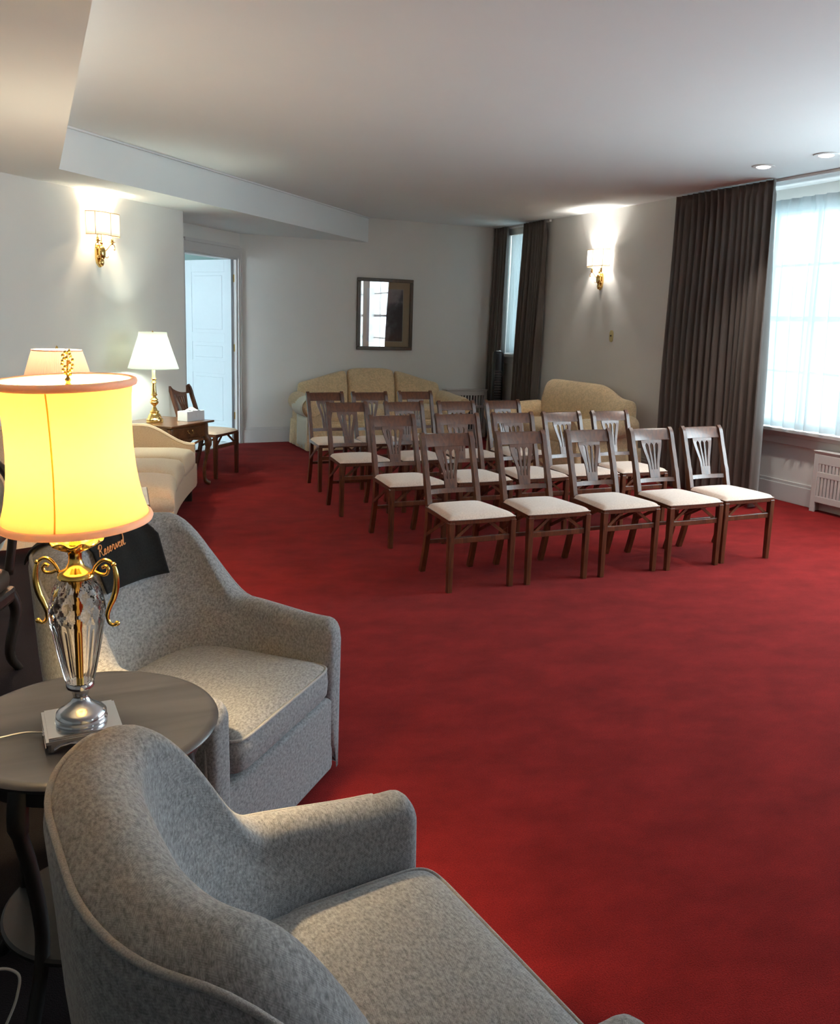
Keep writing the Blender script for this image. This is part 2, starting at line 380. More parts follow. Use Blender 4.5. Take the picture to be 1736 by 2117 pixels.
# bulkhead (dropped soffit) with vertical face
bc = (BX, BX+BO/S2)                      # corner of bulkhead
be = (YF-BO/S2, YF)                      # where the bulkhead meets the far wall
poly = [(BX, YB-.05), bc, be, (be[0], YF+.1), (XL-.2, YF+.1), (XL-.2, YB-.05)]
bk = MB(); bk.prism(poly, ZB, ZC+.02, lambda u, v, h: (u, v, h)); struct('ceiling_bulkhead', bk, M['ceiling'])
# narrow reveal where the bulkhead meets the ceiling
tr = MB(); tr.bar((bc[0]+.012, bc[1]-.012, ZC-.006), (be[0]+.012, be[1]-.012, ZC-.006), .02, .014); struct('trim_1', tr, M['ceiling'])

def wallbox(mb, a, b, z0, z1, th, side=1):
    """wall slab along a->b, thickness th to the left(+1)/right(-1) of the direction"""
    a = Vector((a[0], a[1], 0)); b = Vector((b[0], b[1], 0)); d = (b-a).normalized(); n = Vector((-d.y, d.x, 0))*side*th
    mb.rings([[a+Vector((0, 0, z)), b+Vector((0, 0, z)), b+n+Vector((0, 0, z)), a+n+Vector((0, 0, z))] for z in (z0, z1)])
def wallhole(mb, a, b, z0, z1, th, side, s0, s1, h0, h1):
    """same with a rectangular hole s0..s1 (metres along), h0..h1"""
    A = Vector((a[0], a[1])); d = (Vector((b[0], b[1]))-A); Ln = d.length; d.normalize()
    P = lambda s: (A.x+d.x*s, A.y+d.y*s)
    if s0 > 0: wallbox(mb, P(0), P(s0), z0, z1, th, side)
    if s1 < Ln: wallbox(mb, P(s1), P(Ln), z0, z1, th, side)
    if h0 > z0: wallbox(mb, P(s0), P(s1), z0, h0, th, side)
    if h1 < z1: wallbox(mb, P(s0), P(s1), h1, z1, th, side)
# left wall (45 degrees), ends at outer corner C1
lw = MB(); wallbox(lw, dpt(LO, -3.9), C1, 0, ZB, .16, 1); struct('wall_left', lw, M['wall'])
# return runs perpendicular to the left wall
rt_ = MB(); q = (C1[0]-.628*S2, C1[1]+.628*S2); wallbox(rt_, (C1[0]-.02*S2, C1[1]+.02*S2), q, 0, ZB, .12, 1); struct('wall_return', rt_, M['wall'])
# door wall
dA = q; dL = hypot(D1[0]-dA[0], D1[1]-dA[1])
sD = lambda x: (x-dA[0])/S2
JR = sD(2.345); JL = JR-1.10; DH = 2.31
dw = MB(); wallhole(dw, dA, D1, 0, ZB, .14, 1, JL, JR, 0, DH); struct('wall_door', dw, M['wall'])
# far wall
fw_ = MB(); wallbox(fw_, (DX, YF), (XR+.6, YF), 0, ZC, .15, 1); struct('wall_far', fw_, M['wall'])
# right wall with small window
W2 = (9.93, 10.56, 1.19, 2.80)
rw = MB(); wallhole(rw, (XR, 7.02), (XR, YF+.1), 0, ZC, .5, -1, W2[0]-7.02, W2[1]-7.02, W2[2], W2[3]); struct('wall_right', rw, M['wall'])
# wall of the big window
W1 = (2.45, 6.86, SILL, 2.74)
ww = MB(); wallhole(ww, (XW, 2.2), (XW, 7.02), 0, ZC, .3, -1, W1[0]-2.2, W1[1]-2.2, W1[2]-.02, W1[3]); struct('wall_window', ww, M['wall'])
W3 = (.8, 2.0, SILL, 2.74)  # unseen side window, added to light the near armchairs
w3 = MB(); wallhole(w3, (XW, YB), (XW, 2.2), 0, ZC, .3, -1, W3[0]-YB, W3[1]-YB, W3[2]-.02, W3[3]); struct('wall_side', w3, M['wall'])
W4 = (4.9, 5.8, 1.4, 2.4)  # unseen window behind the camera, added to brighten the room
rr = MB(); wallhole(rr, (XL, YB), (XW+.3, YB), 0, ZC, .3, -1, W4[0]-XL, W4[1]-XL, W4[2], W4[3]); struct('wall_rear', rr, M['wall'])
rl = MB(); wallbox(rl, (XL, YB), (XL, dpt(LO, -3.9)[1]+.8), 0, ZC, .15, 1); wallbox(rl, (XL, dpt(LO, -3.9)[1]), (-3.8, dpt(LO, -3.9)[1]+.1), 0, ZC, .15, 1); struct('wall_west', rl, M['wall'])
# baseboards
def baseboard(name, a, b, side, h=.20, th=.022):
    mb = MB(); wallbox(mb, a, b, .0, h-.03, th, side); wallbox(mb, a, b, h-.03, h, th*.6, side); struct(name, mb, M['trim'], bevel=.004)
baseboard('baseboard_far', (DX+.02, YF), (XR, YF), -1)
baseboard('baseboard_left', dpt(LO, -3.6), C1, -1)
baseboard('baseboard_right', (XR, 7.02), (XR, YF), 1)
baseboard('baseboard_window', (XW, 2.3), (XW, 7.0), 1)
mb = MB(); wallbox(mb, (XR, 7.02), (XW+.0, 7.02), 0, ZC, .02, -1); struct('wall_alcove', mb, M['trim'])

# ---- doorway: casing (trim_2), jambs, leaf, room beyond
dd = Vector((S2, S2, 0)); dn = Vector((S2, -S2, 0))   # along the door wall; towards the camera room
dO = Vector((dA[0], dA[1], 0))
def dW(s, n, z): return dO+dd*s+dn*n+Vector((0, 0, z))
def dbox(mb, s0, s1, n0, n1, z0, z1):
    mb.add([dW(s, n, z) for z in (z0, z1) for s, n in ((s0, n0), (s1, n0), (s1, n1), (s0, n1))],
           [(0, 3, 2, 1), (4, 5, 6, 7), (0, 1, 5, 4), (1, 2, 6, 5), (2, 3, 7, 6), (3, 0, 4, 7)])
cs = MB()
dbox(cs, JR-.005, JR+.125, 0, .022, 0, DH+.125); dbox(cs, JR+.018, JR+.06, .0, .032, 0, DH+.06); dbox(cs, JR+.10, JR+.14, 0, .036, 0, DH+.14)
dbox(cs, JL-.125, JL+.005, 0, .022, 0, DH+.125); dbox(cs, JL-.14, JL-.10, 0, .036, 0, DH+.14)
dbox(cs, JL, JR, 0, .022, DH-.005, DH+.125); dbox(cs, JL, JR, 0, .036, DH+.10, DH+.14)
dbox(cs, JR-.03, JR, -.16, .0, 0, DH); dbox(cs, JL, JL+.03, -.16, 0, 0, DH); dbox(cs, JL, JR, -.16, 0, DH-.03, DH)
struct('trim_2', cs, M['trim'], bevel=.004)
# threshold
th = MB(); dbox(th, JL, JR, -.16, .01, 0, .012); struct('trim_3', th, M['trim'])
# the leaf swings into the room beyond, hinged at the right jamb
hinge = dW(JR-.055, -.045, .012)
ang = radians(124)
door = bpy.data.objects.new('door_1', None); COL.objects.link(door); door.location = hinge; door.rotation_euler = (0, 0, ang); door['kind'] = 'structure'
DWd, DHt, DT = .80, 2.27, .04
def panelled(mb, w, h, t, panels):
    # slab with raised stiles: rails/stiles proud of recessed panels
    mb.box(0, w, -t*.3, t*.3, 0, h)
    xs = [0, panels[0][0], panels[0][1], w]
    mb.box(0, xs[1], -t/2, t/2, 0, h); mb.box(xs[2], w, -t/2, t/2, 0, h)
    zs = [0]+[z for p in panels for z in (p[2], p[3])]+[h]
    for i in range(0, len(zs), 2): mb.box(xs[1], xs[2], -t/2, t/2, zs[i], zs[i+1])
pn = [(.115, DWd-.115, .22, .86), (.115, DWd-.115, 1.02, 1.25), (.115, DWd-.115, 1.37, 2.12)]
lf = MB(); panelled(lf, DWd, DHt, DT, pn); make('leaf', lf, M['doorpaint'], door, bevel=.003)
for p in pn:
    pm = MB(); pm.box(p[0]+.035, p[1]-.035, -.017, .017, p[2]+.035, p[3]-.035); make('panel', pm, M['doorpaint'], door, bevel=.012, bseg=1)
hg = MB()
for z in (.3, 1.15, 2.0): hg.box(-.012, .012, -.03, -.016, z, z+.09)
make('hinge', hg, M['brass'], door)
# room beyond
bw = MB()
wallbox(bw, (dA[0]-2.4, dA[1]+.1), (dA[0]-2.4, dA[1]+4.6), 0, 2.75, .1, 1); struct('wall_hall', bw, M['concrete'])
bw = MB(); wallbox(bw, (dA[0]-2.4, dA[1]+3.3), (dA[0]+3.2, dA[1]+3.3), 0, 2.75, .1, 1); wallbox(bw, (3.6, YF+.15), (3.6, dA[1]+3.4), 0, 2.75, .1, -1); struct('wall_hall_rear', bw, M['concrete'])
bw = MB(); bw.prism([(dA[0]-2.6, dA[1]-1.0), (dA[0]-.05, dA[1]+.16), (D1[0]-.1, D1[1]+.14), (3.8, YF+.15), (3.8, dA[1]+3.5), (dA[0]-2.6, dA[1]+3.5)], -.1, .004, lambda u, v, h: (u, v, h)); struct('floor_hall', bw, M['tile'])
bw = MB(); bw.prism([(dA[0]-2.6, dA[1]-.6), (dA[0]-.05, dA[1]+.16), (D1[0]-.1, D1[1]+.14), (3.8, YF+.15), (3.8, dA[1]+3.5), (dA[0]-2.6, dA[1]+3.5)], 2.75, 2.85, lambda u, v, h: (u, v, h)); struct('ceiling_hall', bw, M['ceiling'])
lamp_light('hall_daylight', (.75, 11.3, 1.9), 2.6, (.72, .9, 1.0), .3)

# ================================================================= WINDOWS
def window(n, x, y0, y1, z0, z1, ny, rows, depth=.12, casing=.09, cx=None, mid=True):
    """frame, two sashes with muntins, panes; opening in plane x; muntin rows listed as heights"""
    win = bpy.data.objects.new('window_%d' % n, None); COL.objects.link(win); win.location = (x, y0, z0); win['kind'] = 'structure'
    W = y1-y0; H = z1-z0; xx = depth
    f = MB(); f.box(-.0, xx+.05, 0, .045, 0, H); f.box(0, xx+.05, W-.045, W, 0, H); f.box(0, xx+.05, .045, W-.045, H-.045, H); f.box(0, xx+.05, .045, W-.045, 0, .045)
    make('window_frame', f, M['trim'], win)
    for u in mid_posts.get(n, []):
        f = MB(); f.box(xx-.03, xx+.05, u-.05, u+.05, .045, H-.045); make('mullion', f, M['trim'], win)
    for z in rows:
        f = MB(); wdt = .05 if z == rows[len(rows)//2] else .024
        f.box(xx, xx+.035, .045, W-.045, z-wdt/2, z+wdt/2); make('muntin', f, M['trim'], win)
    for k in range(1, ny):
        u = W*k/ny
        if any(abs(u-q) < .08 for q in mid_posts.get(n, [])): continue
        f = MB(); f.box(xx+.002, xx+.033, u-.012, u+.012, .045, H-.045); make('muntin', f, M['trim'], win)
    zs = [.045]+list(rows)+[H-.045]
    for k in range(ny):
        for i in range(len(zs)-1):
            g = MB(); g.box(xx+.015, xx+.019, W*k/ny+.012, W*(k+1)/ny-.012, zs[i]+.01, zs[i+1]-.01); make('pane', g, M['glass'], win)
    return win
mid_posts = {1: [1.47, 2.94], 3: [.6]}
win1 = window(1, XW, W1[0], W1[1], W1[2], W1[3], 9, [.52, 1.02, 1.52])
win2 = window(2, XR+.2, W2[0], W2[1], W2[2], W2[3], 2, [.4, .8, 1.2])
fr4 = MB()
for k in range(6):
    x_ = W4[0]+.03+(W4[1]-W4[0]-.06)*k/5; fr4.box(x_-.03, x_+.03, YB-.2, YB-.14, W4[2], W4[3])
for z_ in (W4[2]+.03, 1.85, W4[3]-.03): fr4.box(W4[0], W4[1], YB-.2, YB-.14, z_-.03, z_+.03)
struct('window_4', fr4, M['trim'])
added_win3 = window(3, XW, W3[0], W3[1], W3[2], W3[3], 6, [.52, 1.02, 1.52])
# sills and aprons
sl = MB(); sl.box(XW-.11, XW+.15, W1[0]-.1, W1[1]+.08, SILL-.035, SILL); sl.box(XW-.05, XW, W1[0]-.1, W1[1]+.06, SILL-.075, SILL-.035); sl.box(XW-.03, XW, W1[0]-.1, W1[1]+.06, SILL-.155, SILL-.075)
make('window_sill', sl, M['trim'], win1, bevel=.006).location = (-XW, -W1[0], -W1[2])
sl = MB(); sl.box(XR-.07, XR+.25, W2[0]-.12, W2[1]+.1, W2[2]-.04, W2[2]); sl.box(XR-.025, XR, W2[0]-.1, W2[1]+.08, W2[2]-.13, W2[2]-.04)
make('window_sill', sl, M['trim'], win2, bevel=.006).location = (-XR-.2, -W2[0], -W2[2])
cs1 = MB(); cs1.box(XW-.03, XW, W1[0]-.1, W1[1]+.1, W1[3], W1[3]+.03); cs1.box(XW-.02, XW, W1[1], W1[1]+.1, SILL, W1[3])
make('casing', cs1, M['trim'], win1).location = (-XW, -W1[0], -W1[2])
# curtain track above the window
tk = MB(); tk.box(XR-.03, XR+.01, 2.4, 7.1, ZC-.025, ZC-.002); struct('trim_4', tk, M['trim'])
tk = MB(); tk.box(XR-.06, XR-.03, 9.44, 10.76, ZC-.03, ZC-.004); struct('trim_5', tk, M['trim'])

def curtain(name, label, cat, mat, x, ya, yb, ya2, yb2, z0, z1, folds, amp, amp2, seed, thick=.004, header=.1, nu=None, lean=0, group=None, fine=0.0):
    rnd = random.Random(seed); ph = [rnd.uniform(0, 6.28) for _ in range(6)]; wv = [rnd.uniform(.75, 1.3) for _ in range(folds+2)]
    cum = [0]
    for q in wv[:folds]: cum.append(cum[-1]+q)
    tot = cum[-1]
    def foldphase(u):
        t = u*folds; i = min(int(t), folds-1); return (cum[i]+(t-i)*wv[i])/tot
    nu = nu or folds*10; nv = 48
    mb = MB()
    def fn(i, j):
        zz = z1-(z1-z0)*j; k = smooth(0, 1, j)
        u = foldphase(i) if j > .04 else i*(1-j/.04)+foldphase(i)*(j/.04)
        drift = .035*sin(ph[0]+3*j+5*i)*j
        y = (ya+(yb-ya)*u)*(1-j)+(ya2+(yb2-ya2)*(u+drift*.5))*j
        zt = (z1-zz)
        a = amp if zt < header else amp+(amp2-amp)*smooth(header, (z1-z0)*.6, zt)
        c = cos(2*pi*i*folds)
        prof = math.copysign(abs(c)**.8, c)
        if zt < header: prof = max(-.4, math.copysign(abs(c)**2.2, c))
        off = a*prof*(1+.35*sin(ph[1]+i*9)) + .012*sin(ph[2]+i*23+j*4)*j + fine*sin(ph[3]+i*folds*6*pi+j*3)*j
        y += .35*a*sin(4*pi*i*folds+ph[4]*.2)*(.3+j) * .5
        return (x-off-lean*j, y, zz)
    mb.grid(nu, nv, fn)
    o = make(name, mb, mat, None, smooth=True)
    if thick:
        s = o.modifiers.new('thick', 'SOLIDIFY'); s.thickness = thick; s.offset = 0
    return tag(o, label, cat, group)
curtain('drape', 'wide brown pleated floor-length drape beside the big window', 'curtain', M['drape'], XR-.06, 7.07, 5.80, 7.00, 5.64, .015, ZC-.012, 15, .035, .062, 5, header=.12, lean=.04, fine=.008)
curtain('drape', 'dark narrow drape in the far corner behind the black tower', 'curtain', M['drape'], XR-.09, 10.74, 10.40, 10.70, 10.42, .015, ZC-.012, 6, .03, .05, 7, header=.12, lean=.02)
curtain('drape', 'dark brown drape on the sconce side of the narrow window', 'curtain', M['drape'], XR-.09, 9.97, 9.46, 10.06, 9.52, .015, ZC-.012, 7, .03, .05, 8, header=.12, lean=.02)
curtain('sheer_curtain', 'white pinch-pleated sheer curtain hanging over the big window', 'curtain', M['sheer'], XW-.10, 6.90, 4.30, 6.90, 4.30, SILL+.012, 2.80, 20, .02, .034, 11, thick=0, header=.16, nu=260)
curtain('sheer_curtain', 'narrow white sheer curtain between the two dark drapes', 'curtain', M['sheer'], XR+.06, 10.553, 9.96, 10.553, 9.96, W2[2]+.012, 2.86, 9, .014, .022, 12, thick=0, header=.14)

# ================================================================= RADIATOR COVERS
def radiator_cover(label, loc, rz, W, H, D, gap=.0, zfoot=.0, rows=((.12, .40), (.45, .56)), pitch=.034, slat=.018, group=None):
    t = thing('radiator_cover', label, 'radiator', loc, rz, group)   # local: x along, front faces -y
    f = MB(); f.box(0, W, -D, 0, H-.02, H); f.box(-.008, W+.008, -D-.008, 0, H, H+.012)
    f.box(0, .05, -D, -D+.02, 0, H-.02); f.box(W-.05, W, -D, -D+.02, 0, H-.02); f.box(0, .012, -D+.02, 0, 0, H-.02); f.box(W-.012, W, -D+.02, 0, 0, H-.02)
    edges = [zfoot]+[z for r in rows for z in r]+[H-.02]
    for i in range(0, len(edges), 2): f.box(.05, W-.05, -D, -D+.02, edges[i], edges[i+1])
    make('case', f, M['radiator'], t, bevel=.004)
    c = MB()
    k = int((W-.16)/.06)
    for i in range(k):
        x = .10+i*.06; c.box(x-.016, x+.016, -D+.05, -.03, .10, H-.08)
    make('radiator_core', c, M['radiator_dark'], t)
    n = int((W-.1)/pitch)
    me = {}
    for i in range(n):
        for r in rows:
            if r not in me:
                s = MB(); s.box(-slat/2, slat/2, -D+.002, -D+.016, r[0], r[1]); me[r] = make('slat', s, M['radiator'], t); ob = me[r]
            else:
                ob = me[r].copy(); COL.objects.link(ob); ob.parent = t
            ob.location = (.05+(i+.5)*(W-.1)/n, 0, 0)
    return t
radiator_cover('pale slotted radiator cover below the big window', (XW-.01, 5.44, 0), -pi/2, 1.7, .545, .12, zfoot=.09, rows=((.15, .32), (.37, .44)), pitch=.036, slat=.025)
radiator_cover('pale slotted radiator cover between the long sofa and far corner', (5.205, YF-.025, 0), 0, .63, .67, .16, zfoot=.06, rows=((.12, .42), (.46, .60)), pitch=.042, slat=.021)
radiator_cover('pale slotted radiator cover in the room beyond the open door', (dA[0]+.35, dA[1]+3.28, 0), 0, 1.6, .95, .2, zfoot=.1, rows=((.2, .65), (.72, .86)), pitch=.08, slat=.045)

# ================================================================= FOLDING CHAIRS
def make_chair(label):
    """front feet at y=0, back towards +y, seat faces -y"""
    t = thing('folding_chair', label, 'chair'); wm = M['walnut']
    WF, WB, D = .208, .173, .4615
    sz = .425
    for s in (-1, 1):
        l = MB(); a = .016; l.rings([[(s*WF+i*w_, -.004+j*w_*1.0, z) for i, j in ((-1, -1), (1, -1), (1, 1), (-1, 1))] for z, w_ in ((0, .0155), (.3, .018), (sz, .0185))])
        make('leg', l, wm, t, bevel=.003)
    # back posts: foot -> seat -> top, one continuous sabre shaped post each
    for s in (-1, 1):
        prof = [(D, 0), (D-.045, .15), (D-.075, .30), (D-.078, .42), (D-.055, .52), (D-.022, .64), (D+.018, .76), (D+.045, .845), (D+.064, .872), (D+.072, .88)]
        pts = catmull([(s*WB, y, z) for y, z in prof], 4)
        rings = []
        for i, p in enumerate(pts):
            q0 = pts[max(i-1, 0)]; q1 = pts[min(i+1, len(pts)-1)]; tg = (q1-q0).normalized(); nn = Vector((0, tg.z, -tg.y))
            hw = .0165; hd = .017 if p.z < .3 else .021 if p.z < .6 else .0165
            rings.append([p+Vector((i2*hw, 0, 0))+nn*j2*hd for i2, j2 in ((-1, -1), (1, -1), (1, 1), (-1, 1))])
        l = MB(); l.rings(rings); make('back_post', l, wm, t, smooth='auto', bevel=.003)
    # seat frame
    f = MB()
    f.box(-.222, .222, -.018, .010, sz-.012, sz+.018)
    for s in (-1, 1): f.bar((s*.208, .0, sz+.003), (s*.178, .40, sz+.003), .024, .03)
    f.box(-.178, .178, .385, .41, sz-.012, sz+.018); make('seat_frame', f, wm, t, bevel=.003)
    # seat cushion: trapezoid, crowned
    cu = MB(); n = 24
    def cfn(u, v):
        U = -1+2*u; V = v; wd = .226-(.226-.186)*V
        e = (1-abs(U)**6)*(1-abs(2*V-1)**6)
        z = sz+.018+.026*clampf(e)**.35+.012*clampf(e)*(1-U*U)*(1-(2*V-1)**2)
        x = U*wd*(1-.0)
        return (x, -.028+.43*V+.012*(U*U)*(1-V), z)
    cu.grid(n, n, cfn)
    k = len(cu.v)
    cu.grid(n, n, lambda u, v: (lambda p: (p[0], p[1], sz+.016))(cfn(u, v)))
    make('seat', cu, M['suede'], t, smooth=True)
    # front stretcher, rear stretcher, folding braces
    f = MB(); f.box(-.194, .194, -.012, .006, .298, .332); make('stretcher', f, wm, t, bevel=.003)
    f = MB(); f.box(-.16, .16, D-.062, D-.042, .195, .22); make('stretcher', f, wm, t, bevel=.003)
    for s in (-1, 1):
        f = MB(); f.bar((s*.17, .004, .33), (s*.06, .012, .412), .012, .018); f.bar((s*.186, D-.06, .25), (s*.195, .10, .412), .010, .020); make('brace', f, wm, t)
    # back: gently curved top rail, splat, lower rail
    def back(x, h, d=0):   # point on the back plane at height h
        y = {}; hs = [(.52, D-.055), (.64, D-.022), (.76, D+.018), (.845, D+.045), (.88, D+.066)]
        for (z0, y0), (z1, y1) in zip(hs, hs[1:]):
            if h <= z1 or z1 == .88: yy = y0+(y1-y0)*(h-z0)/(z1-z0); break
        return Vector((x, yy+.016*(1-(x/.17)**2)+d, h))
    tr_ = MB(); rings = []
    for i in range(13):
        x = -.162+.324*i/12
        rings.append([back(x, .802, -.009), back(x, .872, -.009), back(x, .880, -.004), back(x, .880, .010), back(x, .802, .008)])
    tr_.rings(rings); make('top_rail', tr_, wm, t, smooth='auto', bevel=.002)
    lr = MB(); rings = []
    for i in range(9):
        x = -.162+.324*i/8
        rings.append([back(x, .515, -.009), back(x, .543, -.009), back(x, .543, .009), back(x, .515, .009)])
    lr.rings(rings); make('lower_rail', lr, wm, t, smooth='auto')
    # splat with three tapering slots (ribs flaring to the top)
    sp = MB(); z0, z1 = .543, .803
    def edge(kx, z):     # x position of fan line kx (-1..1) at height z
        v = (z-z0)/(z1-z0); return kx*(.042+.012*v+.036*smooth(.25, 1, v))
    def rib(ka, kb, za, zb, n=14):
        rings = []
        for i in range(n+1):
            z = za+(zb-za)*i/n
            rings.append([back(edge(ka(z), z), z, -.005), back(edge(kb(z), z), z, -.005), back(edge(kb(z), z), z, .006), back(edge(ka(z), z), z, .006)])
        sp.rings(rings)
    sa, sb = .600, .782
    def sw(z): return (.055+.115*smooth(sa, sb-.03, z))*(1 if z < sb-.02 else sqrt(max(.02, 1-((z-sb+.02)/.02)**2)))
    cs_ = (-.5, 0, .5)
    edges = []
    rib(lambda z: -1, lambda z: 1, z0, sa); rib(lambda z: -1, lambda z: 1, sb, z1)
    rib(lambda z: -1, lambda z: cs_[0]-sw(z), sa, sb); rib(lambda z: cs_[2]+sw(z), lambda z: 1, sa, sb)
    rib(lambda z: cs_[0]+sw(z), lambda z: cs_[1]-sw(z), sa, sb); rib(lambda z: cs_[1]+sw(z), lambda z: cs_[2]-sw(z), sa, sb)
    make('splat', sp, wm, t, smooth='auto')
    return t
rows = [
 ('front row', [(2.405, 4.368), (2.939, 4.353), (3.481, 4.341), (4.000, 4.321), (4.486, 4.338)]),
 ('second row', [(2.458, 5.416), (3.004, 5.431), (3.510, 5.441), (3.999, 5.446), (4.479, 5.452)]),
 ('third row', [(2.451, 6.456), (3.001, 6.450), (3.507, 6.440), (4.017, 6.473)]),
 ('back row', [(2.590, 7.476), (3.051, 7.453), (3.564, 7.509)])]
place = {5: ['leftmost chair', 'second chair from the left', 'middle chair', 'fourth chair from the left', 'rightmost chair'],
         4: ['leftmost chair', 'second chair from the left', 'third chair from the left', 'rightmost chair'],
         3: ['leftmost chair', 'middle chair', 'rightmost chair']}
rowdesc = {'front row': 'nearest the open carpet', 'second row': 'just behind the front row', 'third row': 'two rows behind the front', 'back row': 'nearest the long sofa'}
proto = None
for rn, pts in rows:
    for i, (x, y) in enumerate(pts):
        lab = 'dark wood folding chair with cream seat, %s of the %s %s' % (place[len(pts)][i], rn, rowdesc[rn])
        lab = 'dark wood folding chair, cream seat, %s of the %s' % (place[len(pts)][i].replace(' chair', ''), rn)
        if proto is None:
            proto = make_chair(lab); proto['group'] = 'folding chairs set out in rows'; proto.location = (x, y, 0); ch = proto
        else: ch = dup(proto, (x, y, 0), random.uniform(-.02, .02), lab)
ch = dup(proto, (1.73, 8.53, 0), radians(45+4), 'dark wood folding chair standing alone beside the white open door')
del ch['group']

# ================================================================= GREY TUB ARMCHAIRS
def shell_path(hw=.35, xf=.37, xb=-.20, r=.28, n=90):
    """horseshoe centre line from +y arm front, round the back, to -y arm front; returns points with outward normal and arc length"""
    pts = []
    L1 = xf-(xb+r); L2 = pi/2*r; L3 = 2*(hw-r); tot = 2*L1+2*L2+L3
    for i in range(n+1):
        s = tot*i/n
        if s < L1: p = (xf-s, hw); nn = (0, 1)
        elif s < L1+L2: a = (s-L1)/r; p = (xb+r-r*sin(a), hw-r+r*cos(a)); nn = (-sin(a), cos(a))
        elif s < L1+L2+L3: p = (xb, hw-r-(s-L1-L2)); nn = (-1, 0)
        elif s < L1+2*L2+L3: a = (s-L1-L2-L3)/r; p = (xb+r-r*cos(a), -(hw-r)-r*sin(a)); nn = (-cos(a), -sin(a))
        else: p = (xb+r+(s-L1-2*L2-L3), -hw); nn = (0, -1)
        pts.append((Vector((p[0], p[1], 0)), Vector((nn[0], nn[1], 0)), s))
    return pts, tot, L1, L2, L3
SP, ST, SL1, SL2, SL3 = shell_path()
ARM_H, BACK_H = .570, .860
def shell_h(s):
    s = min(s, ST-s)                       # symmetric
    k = smooth(SL1+SL2*.05, SL1+SL2*.62, s)
    return ARM_H+.035*smooth(0, SL1+SL2*.2, s)+(BACK_H-ARM_H)*k + .012*smooth(SL1+SL2*.5, ST/2, s)
def shell_th(s):
    s = min(s, ST-s); return .095+.040*smooth(SL1-.05, SL1+SL2, s)
def shell_lean(s):
    s = min(s, ST-s); return .015+.080*smooth(SL1-.05, SL1+SL2*.8, s)
def shell_profile(s, hcut=0, tk=1):
    """list of (offset, z) round the section, inner bottom -> top -> outer bottom"""
    h = shell_h(s)-hcut; t = shell_th(s)*tk; L = shell_lean(s); r = t/2
    ln = lambda z: L*clampf((z-.30)/(BACK_H-.30))**1.2
    out = []
    se = min(s, ST-s); ex = .045*smooth(SL1-.12, SL1+SL2*.35, se)*(1-.6*smooth(SL1+SL2*.5, SL1+SL2+.1, se))
    for z in (.12, .25, .36, .44, .50): out.append((-r-ex+ln(z), z))
    zt = h-r*.85
    for k in range(1, 4):
        z = .50+(zt-.50)*k/4
        out.append((-r-ex*(1-.7*k/3)+ln(z), z))
    for k in range(0, 13):
        a = pi-pi*k/12; z = zt+r*.85*sin(a); out.append((r*cos(a)+ln(zt)-ex*.3*(1-k/12), z))
    for z in (zt-(zt-.45)*.33, zt-(zt-.45)*.66, .45, .30, .16, .02):
        out.append((r*(.96 if z < .4 else 1)+ln(z)*.35+L*.62*clampf(z/.5), z))
    return out
def make_armchair(label):
    t = thing('tub_armchair', label, 'armchair', group=None)
    rings = []
    def ring(p, nn, s, hcut=0, tk=1):
        return [p+nn*o+Vector((0, 0, z)) for o, z in shell_profile(s, hcut, tk)]
    fwdx = Vector((1, 0, 0))
    for a in (89, 82, 70, 55, 38, 20):
        a = radians(a); rings.append(ring(SP[0][0]+fwdx*.042*sin(a), SP[0][1], 0, .06*(1-cos(a)), max(.03, cos(a)**.5)))
    for p, nn, s in SP: rings.append(ring(p, nn, s))
    for a in (20, 38, 55, 70, 82, 89):
        a = radians(a); rings.append(ring(SP[-1][0]+fwdx*.042*sin(a), SP[-1][1], ST, .06*(1-cos(a)), max(.03, cos(a)**.5)))
    mb = MB(); mb.rings(rings); make('shell', mb, M['herring'], t, smooth=True)
    # piping along the outer top edge
    pp = []
    for p, nn, s in SP:
        pr = shell_profile(s); o, z = pr[18]; pp.append(p+nn*(o+.003)+Vector((0, 0, z)))
    e0 = [Vector((.385, sg*.40, z)) for z in (.10, .2, .3, .4, .47) for sg in (1,)]
    e1 = [Vector((.385, -.40, z)) for z in (.47, .4, .3, .2, .10)]
    pp = e0+pp[2:-2]+e1
    mb = MB(); mb.tube(pp, .0055, 8); make('piping', mb, M['piping'], t, smooth=True)
    # seat cushion with piping, front panel, plinth
    mb = MB(); mb.superell((.135, 0, .372), (.290, .300, .078), .45, .16, 48, 16, crown=.016); make('seat_cushion', mb, M['herring'], t, smooth=True)
    ring_ = []
    for j in range(96):
        th = 2*pi*j/96; c = cos(th); s_ = sin(th); e = .16
        ring_.append((.135+.284*math.copysign(abs(c)**e, c), .294*math.copysign(abs(s_)**e, s_), .420))
    ring_.append(ring_[0]); mb = MB(); mb.tube(ring_, .005, 8, cap=False); make('piping', mb, M['piping'], t, smooth=True)
    mb = MB(); mb.box(-.15, .408, -.345, .345, .02, .30); make('seat_base', mb, M['herring'], t, smooth='auto', bevel=.02, bseg=3)
    for sx in (-1, 1):
        for sy in (-1, 1):
            mb = MB(); mb.box(.32 if sx > 0 else -.12, .36 if sx > 0 else -.08, sy*.27-.02, sy*.27+.02, 0, .065); make('foot', mb, M['darkwood'], t)
    return t
AC1 = ((.372, 2.684, 0), radians(-44))
AC2 = ((.353, 1.170, 0), radians(7))
arm1 = make_armchair('grey herringbone tub armchair with black Reserved cloth over its back'); arm1.location = AC1[0]; arm1.rotation_euler = (0, 0, AC1[1])
arm2 = dup(arm1, AC2[0], AC2[1], 'grey herringbone tub armchair nearest the camera, empty')
for a in (arm1, arm2): a['group'] = 'matching grey tub armchairs'

